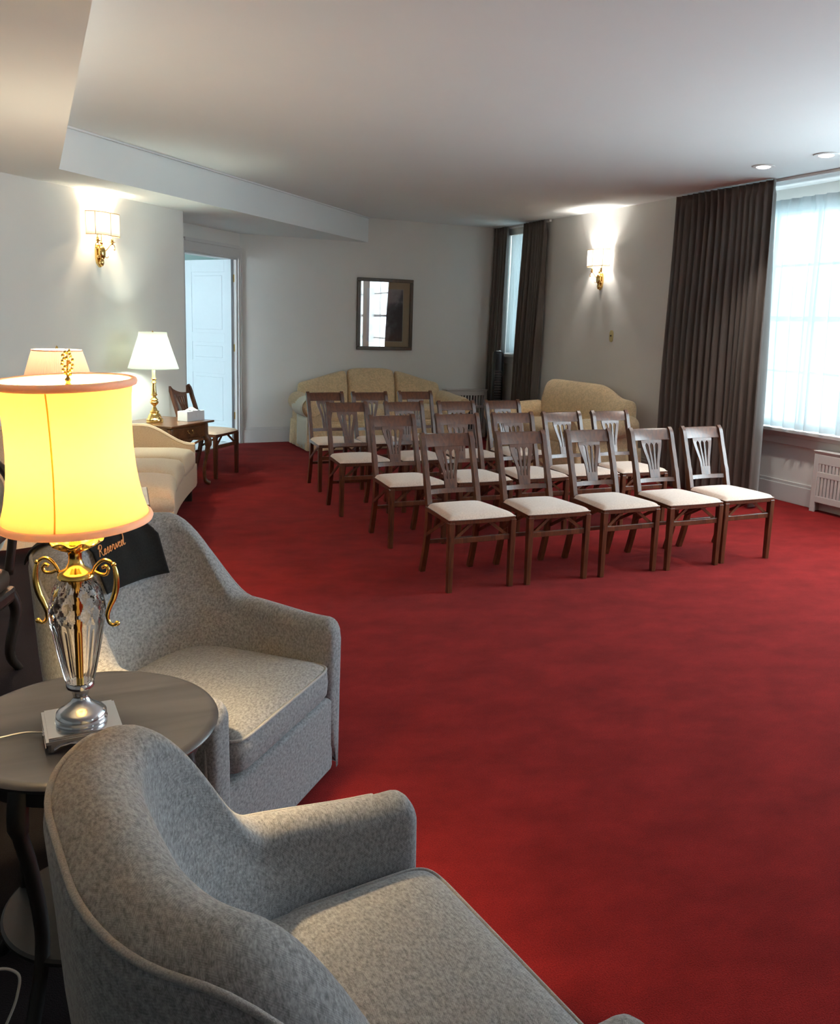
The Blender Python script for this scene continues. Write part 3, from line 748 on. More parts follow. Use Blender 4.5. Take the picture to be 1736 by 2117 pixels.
# cloth over the back of armchair 1 ------------------------------------
def shell_surf(s, path, off):
    """point on armchair shell at arc position s; path = index along section (float); off = outward offset from the surface"""
    i = clampf(s/ST)*(len(SP)-1); i0 = min(int(i), len(SP)-2); f = i-i0
    p = SP[i0][0].lerp(SP[i0+1][0], f); nn = SP[i0][1].lerp(SP[i0+1][1], f).normalized()
    pr = shell_profile(s); k = clampf(path, 0, len(pr)-1.001); k0 = int(k); g = k-k0
    o = pr[k0][0]*(1-g)+pr[k0+1][0]*g; z = pr[k0][1]*(1-g)+pr[k0+1][1]*g
    d = Vector((pr[k0+1][0]-pr[k0][0], pr[k0+1][1]-pr[k0][1])); d.normalize(); nrm = Vector((-d.y, d.x))
    return p+nn*(o+nrm.x*off)+Vector((0, 0, z+nrm.y*off))
cloth = thing('reserved_cloth', 'black cloth embroidered Reserved draped over back of grey armchair', 'cloth', AC1[0], AC1[1])
SC0 = ST/2
mb = MB()
CW = .150
mb.grid(40, 50, lambda u, v: shell_surf(SC0+CW*(1-2*u)-.05+.12*clampf(v*1.6), 6.4+v*(20-6.4), .012+.002*sin(u*20)*sin(v*9)))
o = make('cloth_panel', mb, M['black'], cloth, smooth=True); sm = o.modifiers.new('t', 'SOLIDIFY'); sm.thickness = .004; sm.offset = 0
# cursive lettering (unit: x-height = 1), strokes drawn as one flowing line per letter
script = [
 [(0.2, 0.1), (.45, 1.6), (.6, 2.2), (.35, 2.0), (.3, 1.6)], [(.0, 1.7), (.5, 2.3), (1.2, 2.2), (1.3, 1.6), (.8, 1.15), (.45, 1.1), (.9, .9), (1.2, .3), (1.6, 0), (2.0, .3)],
 [(2.0, .3), (2.5, .7), (2.45, 1.0), (2.1, .9), (2.0, .4), (2.3, 0), (2.8, .25)],
 [(2.8, .25), (3.3, 1.1), (3.35, .6), (3.4, .15), (3.0, 0), (3.5, .1), (3.9, .4)],
 [(3.9, .4), (4.3, .75), (4.25, 1.0), (3.95, .9), (3.85, .4), (4.1, 0), (4.6, .3)],
 [(4.6, .3), (4.95, 1.05), (5.1, .9), (5.35, .9), (5.3, .4), (5.45, 0), (5.8, .2)],
 [(5.8, .2), (6.05, .95), (6.2, .5), (6.3, .05), (6.65, .5), (6.8, 1.0), (7.0, .85)],
 [(7.0, .7), (7.4, .75), (7.35, 1.0), (7.05, .9), (6.95, .4), (7.2, 0), (7.7, .3)],
 [(7.7, .3), (8.3, 1.0), (7.9, 1.0), (7.7, .45), (7.9, 0), (8.3, .4), (8.75, 2.3), (8.6, 1.2), (8.5, .4), (8.7, 0), (9.1, .3)]]
def idx_at(L_):
    st_ = shell_h(SC0)-.0675*.85-.5
    return 4+4*L_/st_ if L_ < st_ else 8+(L_-st_)/.0177
mb = MB(); sc_ = .0145
for st in script:
    P2 = catmull([(a, b, 0) for a, b in st], 5)
    pts = []
    for q in P2:
        u = (q.x-4.55)*sc_; h = (q.y)*sc_*1.15
        pts.append(shell_surf(SC0-u+.035, idx_at(.332+h+.08*u), .0165))
    mb.tube(pts, .0016, 6)
make('embroidery', mb, M['thread'], cloth, smooth=True)['label'] = 'orange script reading Reserved'

# ================================================================= ROUND SIDE TABLE + FRONT LAMP
TC = (.0826, 1.9687); TH = .66; TR = .288
tb = thing('round_side_table', 'grey-brown round side table between the two grey armchairs', 'table', (TC[0], TC[1], 0))
mb = MB(); mb.lathe([(0.0005, TH-.002), (TR-.02, TH-.001), (TR-.012, TH), (TR-.004, TH-.004), (TR, TH-.010), (TR-.004, TH-.017), (TR-.012, TH-.020), (TR-.016, TH-.026), (.02, TH-.028)][::-1], n=72)
make('tabletop', mb, M['greywood'], tb, smooth='auto')
mb = MB(); rings = []
for z, r_, r0 in ((TH-.028, .24, .225), (TH-.075, .24, .225)): pass
n = 60
outer = [[(rr_*cos(2*pi*j/n), rr_*sin(2*pi*j/n), z) for j in range(n)] for rr_, z in ((.245, TH-.028), (.245, TH-.072), (.232, TH-.072), (.232, TH-.028))]
mb.rings(outer, cap=False); make('apron', mb, M['blackwood'], tb, smooth='auto')
for k in range(4):
    a = radians(52+90*k); d = Vector((cos(a), sin(a), 0))
    mb = MB(); pts = catmull([d*.235+Vector((0, 0, TH-.03)), d*.245+Vector((0, 0, TH-.12)), d*.215+Vector((0, 0, .42)), d*.19+Vector((0, 0, .24)), d*.23+Vector((0, 0, .08)), d*.275+Vector((0, 0, .0))], 5)
    mb.tube(pts, [.022 if i < 6 else .016 for i in range(len(pts))], 10); make('leg', mb, M['blackwood'], tb, smooth=True)
    mb = MB(); mb.superell((d.x*.25, d.y*.25, TH-.075), (.014, .014, .028), .8, 1, 12, 8); make('drop_finial', mb, M['blackwood'], tb, smooth=True)
mb = MB(); mb.lathe([(.0005, .205), (.20, .205), (.206, .200), (.206, .192), (.20, .186), (.0005, .186)], n=60); make('lower_shelf', mb, M['blackwood'], tb, smooth='auto')

def helix_shade(prof, n=96, ribs=0, rib_amp=0, c=(0, 0, 0)):
    mb = MB(); rings = []
    for r, z in prof:
        rings.append([Vector((c[0]+(r+rib_amp*cos(ribs*2*pi*j/n))*cos(2*pi*j/n), c[1]+(r+rib_amp*cos(ribs*2*pi*j/n))*sin(2*pi*j/n), c[2]+z)) for j in range(n)])
    mb.rings(rings, cap=False); return mb

LPX, LPY = .064, 1.912
lp = thing('table_lamp', 'lit crystal and gilt urn lamp with yellow shade on round table', 'lamp', (LPX, LPY, TH))
LR = radians(3)
M['shade_yellow'] = shade_mat('yellow_silk', (.96, .78, .46), .55)
M['trim_pink'] = shade_mat('shade_braid', (.97, .76, .62), .28)
sprof = [(.1545, .472), (.149, .490), (.142, .515), (.1365, .545), (.132, .58), (.1295, .62), (.129, .66), (.130, .70), (.1325, .735), (.1365, .762), (.1395, .773)]
TILT = Matrix.Rotation(radians(-3), 4, 'Y')
sh = make('lamp_shade', helix_shade(sprof), M['shade_yellow'], lp, smooth=True)
s_ = sh.modifiers.new('t', 'SOLIDIFY'); s_.thickness = .0012; s_.offset = 0
sh.matrix_basis = Matrix.Translation((0, 0, .63)) @ Matrix.Rotation(radians(2.0), 4, Vector((cos(YAW), -sin(YAW), 0))) @ Matrix.Rotation(radians(-1.6), 4, Vector((sin(YAW), cos(YAW), 0))) @ Matrix.Diagonal((.965, .965, .985, 1)) @ Matrix.Translation((0, 0, -.618))
for (r, z, rr_) in ((.1395, .766, .0085), (.1545, .470, .0085)):
    ring_ = [(r*cos(2*pi*j/64), r*sin(2*pi*j/64), z) for j in range(65)]
    mb = MB(); mb.tube(ring_, rr_, 8, cap=False); make('shade_braid', mb, M['trim_pink'], sh, smooth=True)
for k in (0, 4):
    a = 2*pi*k/8+radians(-108); mb = MB(); mb.tube([((r+.0008)*cos(a), (r+.0008)*sin(a), z) for r, z in sprof], (.0018 if k == 0 else .0012), 6); make('shade_rib', mb, shade_mat('shade_rib', (.98, .68, .26), .8) if k == 0 else M['shade_yellow'], sh, smooth=True)
# spider + harp
mb = MB()
for k in range(3):
    a = 2*pi*k/3+.3; mb.tube([(0, 0, .752), (.130*cos(a), .130*sin(a), .762)], .0016, 6)
mb.tube([(0, 0, .465), (.035, 0, .50), (.05, 0, .60), (.03, 0, .72), (0, 0, .75)], .0015, 6); mb.tube([(0, 0, .465), (-.035, 0, .50), (-.05, 0, .60), (-.03, 0, .72), (0, 0, .75)], .0015, 6)
make('shade_frame', mb, M['gold'], lp, smooth=True)
# finial: floral
mb = MB(); mb.lathe([(.0005, .748), (.009, .75), (.009, .757), (.0055, .762), (.0075, .770), (.004, .776), (.0075, .782), (.003, .787), (.003, .80), (.0005, .835)], n=16)
for k in range(22):
    a = k*2.4; z = .792+.0023*k; r = (.0035+.0075*sin(pi*clampf((k+2)/24))); mb.superell((r*cos(a), r*sin(a), z), (.0032, .0032, .004), 1, 1, 8, 6)
make('finial', mb, M['gold'], lp, smooth=True)
bulb = MB(); bulb.superell((0, 0, .60), (.028, .028, .04), 1, 1, 20, 12)
make('light_bulb', bulb, emit('bulb_warm', (1, .80, .45), 30), lp, smooth=True)
lamp_light('front_lamp_light', (0, 0, .63), 33, (1.0, .72, .38), .05, parent=lp)
# gilt bobeche, socket, neck, collar
mb = MB(); n = 72; rings = []
for r, z, wob in ((.012, .412, 0), (.020, .416, .1), (.036, .424, .4), (.055, .438, 1), (.056, .441, 1), (.036, .429, .4), (.014, .423, .1)):
    rings.append([((r+.004*wob*cos(8*2*pi*j/n))*cos(2*pi*j/n), (r+.004*wob*cos(8*2*pi*j/n))*sin(2*pi*j/n), z+.004*wob*sin(8*2*pi*j/n)) for j in range(n)])
mb.rings(rings); make('drip_pan', mb, M['gold'], lp, smooth=True)
mb = MB(); mb.lathe([(.012, .43), (.012, .52), (.014, .522), (.014, .545), (.0005, .545)], n=20); make('socket', mb, M['brass'], lp, smooth='auto')
mb = MB(); mb.lathe([(.0005, .43), (.020, .428), (.022, .420), (.016, .414), (.0135, .405), (.0145, .392), (.020, .380), (.032, .372), (.037, .366), (.038, .360), (.036, .356), (.0005, .356)], n=40); make('collar', mb, M['gold'], lp, smooth='auto')
# crystal body: outer faceted, hollow
n = 96; rings = []; P_ = [(.034, .356), (.044, .342), (.0525, .322), (.0575, .300), (.0585, .280), (.056, .255), (.051, .225), (.045, .19), (.038, .155), (.031, .125), (.027, .115)]
def body(P_, inner):
    rings = []
    for r, z in P_:
        ring = []
        for j in range(n):
            th_ = 2*pi*j/n
            if inner: rr_ = r
            else:
                if z < .262: rr_ = r-.0022*abs(sin(6*th_))**.5*smooth(.27, .24, z)*1.0
                else:
                    g1 = abs(sin(7*th_+ (z-.262)*70)); g2 = abs(sin(7*th_-(z-.262)*70)); rr_ = r-.0034*((1-g1)**4+(1-g2)**4)
            ring.append((rr_*cos(th_), rr_*sin(th_), z))
        rings.append(ring)
    return rings
def dens(P_, k=5):
    return [(q.x, q.y) for q in catmull([(a, b, 0) for a, b in P_], k)]
ro = body(dens(P_), False); ri = body([(max(.008, r-.010), z) for r, z in dens(P_)], True)
mb = MB(); mb.rings(ro+ri[::-1], cap=False)
k = len(ro)+len(ri)-1
for j in range(n): mb.f.append((j, (j+1) % n, k*n+(j+1) % n, k*n+j))
make('crystal_body', mb, M['crystal'], lp, smooth='auto', angle=25)
mb = MB(); mb.lathe([(.0005, .10), (.0075, .10), (.0075, .33), (.016, .345), (.019, .356), (.0005, .356)], n=20); make('centre_rod', mb, M['gold'], lp, smooth='auto')
# silver base
mb = MB(); mb.lathe([(.0005, .122), (.026, .121), (.029, .116), (.029, .108), (.024, .104), (.018, .101), (.0175, .094), (.016, .090), (.0165, .084), (.022, .074), (.034, .064), (.046, .057), (.0525, .050), (.0535, .044), (.051, .040), (.0545, .036), (.055, .031), (.0005, .031)], n=48); make('pedestal', mb, M['silver'], lp, smooth='auto')
mb = MB(); Rz = Matrix.Rotation(LR, 4, 'Z')
mb.box(-.072, .072, -.072, .072, .027, .032, Rz); mb.box(-.078, .078, -.078, .078, .020, .0265, Rz)
for k in range(4):
    Rk = Matrix.Rotation(LR+k*pi/2, 4, 'Z')
    q = [(-.074, 0), (-.074, .022), (.074, .022), (.074, 0), (.06, 0), (.052, .009), (.03, .013), (.012, .010), (0, .005), (-.012, .010), (-.03, .013), (-.052, .009), (-.06, 0)]
    mb.prism(q, -.074, -.068, lambda u, v, h: Rk @ Vector((u, h, v)))
    for s in (-1, 1):
        mb.superell(tuple(Rk @ Vector((s*.006, -.077, .010))), (.005, .004, .006), 1, 1, 8, 6)
    mb.tube([Rk @ Vector(p) for p in ((-.062, -.076, .006), (-.05, -.077, .013), (-.03, -.077, .016), (-.01, -.077, .012), (0, -.077, .008), (.01, -.077, .012), (.03, -.077, .016), (.05, -.077, .013), (.062, -.076, .006))], .0022, 6)
make('plinth', mb, M['silver'], lp, smooth='auto')
# scroll handles (in the plane facing the camera)
hd = Vector((.90, -.43, 0)).normalized()
for s in (-1, 1):
    h2 = hd*s
    pts = [h2*a+Vector((0, 0, z)) for a, z in ((.036, .366), (.045, .384), (.060, .397), (.074, .395), (.083, .385), (.087, .370), (.088, .350), (.086, .332), (.080, .312), (.072, .295), (.066, .275), (.069, .258), (.078, .252), (.086, .256))]
    P2 = catmull(pts, 4); L_ = len(P2); mb = MB(); mb.tube(P2, [.0038+.0030*sin(pi*clampf((i/L_-.3)/.5))+(.001 if i > L_-4 else 0) for i in range(L_)], 10)
    mb.tube(catmull([h2*a+Vector((0, 0, z)) for a, z in ((.040, .372), (.052, .366), (.066, .366), (.071, .376), (.066, .384), (.058, .380))], 4), .0038, 8)
    mb.superell(tuple(h2*.0865+Vector((0, 0, .256))), (.006, .006, .006), 1, 1, 12, 8); mb.superell(tuple(h2*.083+Vector((0, 0, .388))), (.0055, .0055, .0055), 1, 1, 12, 8)
    make('handle', mb, M['gold'], lp, smooth=True)
# lamp cord over the table top, second cord hanging down to the floor
mb = MB(); mb.tube(catmull([(LPX-.08, LPY+.015, TH+.006), (LPX-.12, LPY+.03, TH+.005), (LPX-.19, LPY+.02, TH+.005), (LPX-.26, LPY+.03, TH+.004)], 6), .0022, 8)
tag(make('electric_cable', mb, M['cord'], None, smooth=True), 'thin pale lamp cord lying across the round table top', 'cord')
mb = MB(); mb.tube(catmull([(-.34, 1.79, .12), (-.22, 1.81, .175), (-.13, 1.815, .200), (-.085, 1.80, .188), (-.088, 1.785, .15), (-.105, 1.775, .11), (-.128, 1.77, .07), (-.17, 1.76, .02), (-.3, 1.7, .005), (-.6, 1.6, .005)], 8), .003, 8)
tag(make('power_cord', mb, M['cord'], None, smooth=True), 'white power cord looping down beside the round table', 'cord')

# ================================================================= BRASS LAMP + END TABLE + TISSUES
ED = Vector((S2, S2, 0)); EN = Vector((S2, -S2, 0))
et = thing('end_table', 'brown cabriole-leg end table with drawer beneath the white-shaded lamp', 'table', (1.54-.325*S2-.29*S2, 8.105-.325*S2+.29*S2, 0), pi/4)  # local x along the wall, -y to the room
EW, EDp, EH = .65, .58, .62
mb = MB(); mb.box(-EW/2, EW/2, -EDp/2, EDp/2, EH-.02, EH); make('tabletop', mb, M['desk'], et, bevel=.008, bseg=3)
mb = MB(); mb.box(-EW/2+.05, EW/2-.05, -EDp/2+.05, EDp/2-.05, EH-.15, EH-.02)
for s in (-1, 1):
    q = [(-.22, EH-.15), (.22, EH-.15), (.14, EH-.175), (.06, EH-.165), (0, EH-.195), (-.06, EH-.165), (-.14, EH-.175)]
    mb.prism(q, s*(EDp/2-.052), s*(EDp/2-.07), lambda u, v, h: (u, h, v))
make('case', mb, M['desk'], et, bevel=.003)
dr = MB(); dr.box(-.17, .17, -EDp/2+.043, -EDp/2+.052, EH-.13, EH-.045); dr = make('drawer', dr, M['desk'], et, bevel=.003)
mb = MB(); mb.tube(catmull([(-.035, -EDp/2+.04, EH-.075), (-.03, -EDp/2+.028, EH-.095), (0, -EDp/2+.025, EH-.102), (.03, -EDp/2+.028, EH-.095), (.035, -EDp/2+.04, EH-.075)], 4), .0035, 8)
for s in (-1, 1): mb.superell((s*.035, -EDp/2+.04, EH-.075), (.010, .005, .012), 1, 1, 12, 8)
make('handle', mb, M['brass'], dr, smooth=True)
for sx in (-1, 1):
    for sy in (-1, 1):
        bx, by = sx*(EW/2-.065), sy*(EDp/2-.065); d = Vector((sx*S2, sy*S2, 0)); b = Vector((bx, by, 0))
        P2 = catmull([b+Vector((0, 0, EH-.03)), b+d*.004+Vector((0, 0, EH-.14)), b+d*.030+Vector((0, 0, EH-.20)), b+d*.020+Vector((0, 0, EH-.30)), b-d*.008+Vector((0, 0, .17)), b-d*.004+Vector((0, 0, .06)), b+d*.018+Vector((0, 0, .025)), b+d*.045+Vector((0, 0, .014))], 5)
        rad = []
        for p in P2: rad.append(.030 if p.z > EH-.16 else .034 if p.z > EH-.24 else .024 if p.z > .3 else .016 if p.z > .05 else .020)
        rad[-1] = .013
        mb = MB(); mb.tube(P2, rad, 12); make('leg', mb, M['desk'], et, smooth=True)
BL = (.985, 8.02)
bl = thing('table_lamp', 'lit turned-brass lamp with white cone shade on end table', 'lamp', (BL[0], BL[1], EH))
mb = MB(); mb.lathe([(r, z) for r, z in ((.0005, 0), (.074, 0), (.076, .006), (.072, .014), (.076, .020), (.074, .030), (.062, .040), (.058, .056), (.046, .078), (.034, .086), (.042, .094), (.040, .102), (.026, .110), (.022, .124), (.012, .140), (.014, .150), (.032, .168), (.040, .182), (.032, .194), (.026, .198), (.038, .206), (.028, .214), (.018, .226), (.016, .238), (.030, .246), (.026, .254), (.022, .262), (.019, .30), (.015, .345), (.014, .352), (.026, .360), (.018, .368), (.014, .380), (.026, .396), (.018, .402), (.0005, .402))], n=40); make('lamp_base', mb, M['brass'], bl, smooth='auto')
M['candle'] = plain('ivory_sleeve', (.85, .72, .35), .5)
mb = MB(); mb.lathe([(.0005, .40), (.015, .40), (.015, .50), (.0005, .50)], n=20); make('socket_sleeve', mb, M['candle'], bl, smooth='auto')
M['shade_white'] = shade_mat('white_shade', (.90, .93, .88), .5)
o = make('lamp_shade', helix_shade([(.222, .487), (.218, .497), (.17, .64), (.125, .78), (.122, .812)][:]), M['shade_white'], bl, smooth='auto'); s_ = o.modifiers.new('t', 'SOLIDIFY'); s_.thickness = .0015
mb = MB()
for k in range(3):
    a = k*2.1+.4; mb.tube([(0, 0, .80), (.121*cos(a), .121*sin(a), .805)], .002, 6)
mb.lathe([(.0005, .79), (.006, .79), (.008, .81), (.0005, .825)], n=12); make('finial', mb, M['brass'], bl, smooth=True)
mb = MB(); mb.superell((0, 0, .62), (.03, .03, .045), 1, 1, 16, 10); make('light_bulb', mb, emit('bulb_cool', (.9, 1, .92), 25), bl, smooth=True)
lamp_light('brass_lamp_light', (0, 0, .615), 12, (.86, 1.0, .88), .05, parent=bl)
tb_ = thing('tissue_box', 'white tissue box on the end table beside the brass lamp', 'tissue box', (1.325, 8.115, EH), radians(38))
mb = MB(); mb.box(-.115, .115, -.06, .06, 0, .09); make('carton', mb, M['white'], tb_, bevel=.002)
mb = MB(); mb.grid(14, 10, lambda u, v: (.01+.10*(u-.5), -.05+.1*v, .092+.028*sin(pi*u)**2*sin(pi*v)+.006*sin(9*u+5*v)))
mb.grid(12, 10, lambda u, v: (.015+.085*(u-.5)*(1-.85*v), -.0615-.002*sin(pi*u), .095-.065*v)); make('tissue', mb, M['white'], tb_, smooth=True)

# ================================================================= SOFAS
def make_sofa(label, W, Dp, nback, loc, rz, hback=.98, flat=False, arm_h=.66, group=None, skirt=True):
    """camel-back roll-arm sofa. local x along, front faces -y, back at +Dp/2"""
    t = thing('sofa', label, 'sofa', loc, rz, group); f = M['damask']
    aw = .24; iw = W-2*aw
    # base with skirt
    mb = MB(); n = 60; rings = []
    pl = [(-W/2+.08, Dp/2-.12), (-W/2+.08, -Dp/2+.05), (W/2-.08, -Dp/2+.05), (W/2-.08, Dp/2-.12)]
    mb.box(-W/2+.08, W/2-.08, -Dp/2+.05, Dp/2-.12, .10, .36); make('base', mb, f, t, bevel=.02, bseg=2)
    if skirt:
        # skirt as a slightly flared strip with corner pleats
        path = []
        for (ax, ay), (bx, by) in zip(pl, pl[1:]+pl[:1]):
            L_ = hypot(bx-ax, by-ay); k = int(L_/.03)
            for i in range(k):
                u = i/k; path.append((ax+(bx-ax)*u, ay+(by-ay)*u, u*L_, L_))
        def skf(u, v):
            i = int(u*len(path)) % len(path); px, py, s, L_ = path[i]; ex = .018+.016*v+.006*sin(s*40)*v*(1 if min(s, L_-s) < .14 else .25)
            l_ = hypot(px, py); return (px+math.copysign(ex, px) if abs(abs(px)-(W/2-.08)) < .01 else px, py+(math.copysign(ex, py)), .33-.318*v)
        mb = MB(); mb.grid(len(path), 8, skf); o = make('skirt', mb, f, t, smooth=True); s__ = o.modifiers.new('t', 'SOLIDIFY'); s__.thickness = .006
    # rolled arms
    for s in (-1, 1):
        mb = MB(); rings = []
        for i in range(13):
            u = i/12; y = -Dp/2+.02+(Dp-.20)*u; z = arm_h-.13+.035*smooth(.3, 1, u); r = .115+.01*sin(pi*u); k = 1 if 0 < i < 12 else .8
            ring = []
            for j in range(24):
                a = 2*pi*j/24; x = s*(W/2-.115+.03*0)+r*k*cos(a)*1.08; zz = z+r*k*sin(a)
                ring.append((x, y-(.02 if i == 0 else 0), zz))
            rings.append(ring)
        mb.rings(rings); mb.box(*sorted((s*(W/2-.075), s*(W/2-.235))), -Dp/2+.03, Dp/2-.14, .12, arm_h-.13); make('arm', mb, f, t, smooth='auto', bevel=0)
        mb = MB(); mb.lathe([(.0005, .0), (.098, .0), (.104, .012), (.098, .02), (.0005, .022)], n=28)
        o = make('arm_scroll', mb, f, t, smooth='auto'); o.rotation_euler = (pi/2, 0, 0); o.location = (s*(W/2-.115), -Dp/2+.012, arm_h-.13)
    # back: camel contour cushions
    def camel(x):
        v = x/(W/2)
        if flat: return hback-.13*smooth(.20, .62, v)-.05*smooth(.75, .98, -v)-.04*smooth(.85, 1, v)
        return hback-(.205 if nback > 2 else .20)*smooth(.10, 1.02, abs(v))**1.0
    cw = (W-.26)/nback
    for k in range(nback):
        x0 = -(W-.26)/2+k*cw; mb = MB(); rings = []; NX = 18
        for i in range(NX+1):
            u = i/NX; x = x0+cw*u; puff = clampf(1-abs(2*u-1)**7)**.5
            top = camel(x)-.02*(1-puff); ring = []
            sec = [(-.02, .40), (-.10, .46), (-.115, .62), (-.085, .80), (-.05, .90), (0, .97), (.05, 1.0), (.11, .985), (.15, .92), (.16, .7), (.15, .35), (.10, .33)]
            for o_, z_ in sec:
                zz = .36+(top-.36)*((z_-.33)/.67) if z_ < 1 else top
                yy = Dp/2-.20+o_*(.35+.65*puff)+(.04*(zz-.4))
                ring.append((x, yy, zz))
            rings.append(ring)
        mb.rings(rings); make('back_cushion', mb, f, t, smooth=True, subsurf=1)
    for k in range(nback):
        cw2 = iw/nback; x = -iw/2+cw2*(k+.5); mb = MB(); mb.superell((x, -.06, .42), (cw2/2-.002, (Dp-.26)/2, .085), .4, .16, 40, 12, crown=.02); make('seat_cushion', mb, f, t, smooth=True)
    return t
so1 = make_sofa('long gold damask three-cushion sofa against the far wall', 2.26, .92, 3, (4.06, YF-.50, 0), 0)
so2 = make_sofa('gold damask camel-back sofa against the sconce wall behind the folding chairs', 2.02, .95, 1, (XR-.55, 8.17, 0), -pi/2, hback=.96, flat=True)
# pale cover over the left arm of the long sofa
mb = MB(); n = 24
def covf(u, v):
    a = radians(-60)+radians(250)*u; r = .128; y = -.46+.02+.30*v
    return (-1.13+.115-r*1.06*cos(a), -.42+.44*v, .53+r*sin(a))
mb.grid(n, 6, covf)
mb.grid(6, 6, lambda u, v: (-1.13+.115-.128*1.06*cos(radians(-60)), -.42+.44*v, .53+.128*sin(radians(-60))-.39*u))
ac_ = make('arm_cover', mb, M['armcover'], None, smooth=True); ac_.location = (4.06, YF-.50, 0); s__ = ac_.modifiers.new('t', 'SOLIDIFY'); s__.thickness = .006
tag(ac_, 'pale cream arm cover laid over left arm of the long sofa', 'arm cover')

# cream curved settee -------------------------------------------------------
F0 = Vector((.80, 5.62, 0)); F1 = Vector((1.27, 7.50, 0)); ud = (F1-F0).normalized(); SLn = (F1-F0).length
st = thing('settee', 'cream curved channel-seat settee along the left wall, tan front', 'sofa', F0, atan2(ud.y, ud.x))  # local x = along front, +y = depth to the back
def frontc(u): return -.0-.035*sin(pi*clampf(u/SLn))*-1        # front line bows inwards
def frontw(u): return .06*sin(pi*clampf(u/SLn))
def seatcushion(x0, x1, ztop):
    mb = MB(); rings = []; NX = 16
    for i in range(NX+1):
        u = i/NX; x = x0+(x1-x0)*u; pf = clampf(1-abs(2*u-1)**4)**.5; fy = frontw(x)
        zt = .36+(ztop-.36)*(.5+.5*pf)
        rings.append([(x, fy+.012*(1-pf), .30), (x, fy-.004, .34), (x, fy+.0, zt-.03), (x, fy+.03, zt-.004), (x, fy+.15, zt+.012*pf), (x, fy+.45, zt+.012*pf), (x, fy+.66, zt-.01), (x, fy+.70, .32)])
    mb.rings(rings); return mb
L3_ = SLn/3
for k in range(3): make('seat_cushion', seatcushion(k*L3_+.003, (k+1)*L3_-.003-(.10 if k == 2 else 0), .475), M['cream'], st, smooth=True)
mb = MB(); rings = []
for i in range(25):
    x = SLn*i/24; fy = frontw(x); rings.append([(x, fy+.01, .11), (x, fy+.002, .14), (x, fy+.002, .31), (x, fy+.5, .315), (x, .80, .31), (x, .80, .11)])
mb.rings(rings); make('base', mb, M['cream'], st, smooth='auto')
# back with wing curving forward at the far end and falling to the seat front
mb = MB(); rings = []; path = []
for i in range(20): path.append((.0+(SLn-.12)*i/19, .84, 0))
bp = [Vector(p) for p in path]
corner = [Vector((SLn-.12+.16*sin(a), .68+.16*cos(a), 0)) for a in [pi/2*k/6 for k in range(1, 7)]]
wing = [Vector((SLn+.04, .68-(.68-.02)*k/14, 0)) for k in range(1, 15)]
allp = [Vector((-.16, 1.10, 0)), Vector((-.12, .98, 0)), Vector((-.06, .89, 0))]+bp+corner+wing; rings = []; LL = len(allp)
for i_, p in enumerate(allp):
    i = max(0, i_-3)
    q0 = allp[max(0, i_-1)]; q1 = allp[min(LL-1, i_+1)]; tg = (q1-q0).normalized(); nn = Vector((-tg.y, tg.x, 0))
    if i < 20: h = .86-.20*smooth(.2, .95, i/19)
    elif i < 26: h = .655
    else:
        v = (i-26)/13; h = .655-.165*smooth(.30, .95, v)
    th_ = .11 if i < 20 else .085
    if i_ < 3: h += .03
    if i_ == 0: th_ *= .6; h -= .03
    sec = [(-.5, .12), (-.5, h-.05), (-.42, h-.018), (-.2, h-.003), (0, h), (.2, h-.003), (.42, h-.018), (.5, h-.05), (.5, .12)]
    rings.append([p+nn*o_*th_+Vector((0, 0, z)) for o_, z in sec])
mb.rings(rings); make('back_and_wing', mb, M['cream'], st, smooth='auto', angle=50)
mb = MB(); pts = []
for i, p in enumerate(allp):
    pr = rings[i]; pts.append(Vector(pr[2])+Vector((0, 0, .0)))
mb.tube(pts, .005, 6); make('piping', mb, M['cream'], st, smooth=True)
for x in (.08, SLn*.5, SLn-.1):
    mb = MB(); mb.box(x-.035, x+.035, frontw(x)+.03, frontw(x)+.10, 0, .11); make('foot', mb, M['darkwood'], st)
for x in (.08, SLn-.1):
    mb = MB(); mb.box(x-.035, x+.035, .70, .77, 0, .11); make('foot', mb, M['darkwood'], st)

# low lamp table with white top and peach lamp ----------------------------------------
lt = thing('lamp_table', 'dark wooden table with white top under the peach pleated lamp', 'table', (.155, 4.87, 0), radians(-5))
mb = MB(); mb.box(-.15, .40, -.24, .27, .565, .59); make('tabletop', mb, M['desk'], lt, bevel=.008, bseg=3)
mb = MB(); mb.box(-.13, .365, -.22, .25, .59, .596); make('marble_inset', mb, M['white'], lt, bevel=.002)
mb = MB(); mb.box(-.11, .36, -.20, .23, .49, .565); make('apron', mb, M['desk'], lt, bevel=.003)
for sx in (-1, 1):
    for sy in (-1, 1):
        mb = MB(); mb.lathe([(.0005, .0), (.016, 0), (.018, .03), (.014, .05), (.018, .2), (.022, .35), (.015, .37), (.024, .40), (.024, .50), (.0005, .50)], (.125+sx*.20, .01+sy*.18, 0), 16); make('leg', mb, M['desk'], lt, smooth='auto')
pl_ = thing('table_lamp', 'peach pleated empire-shade lamp partly hidden behind the yellow shade', 'lamp', (.115, 4.87, .596))
M['shade_peach'] = shade_mat('peach_pleated', (.84, .50, .36), .04)
mb = helix_shade([(.190, .565), (.172, .62), (.132, .755), (.122, .785), (.122, .79)], n=360, ribs=90, rib_amp=.0018); o = make('lamp_shade', mb, M['shade_peach'], pl_, smooth=True)
mb = MB()
for r, z in ((.123, .788), (.191, .566)): mb.tube([(r*cos(2*pi*j/48), r*sin(2*pi*j/48), z) for j in range(49)], .004, 6, cap=False)
make('shade_braid', mb, M['trim_pink'], pl_, smooth=True)
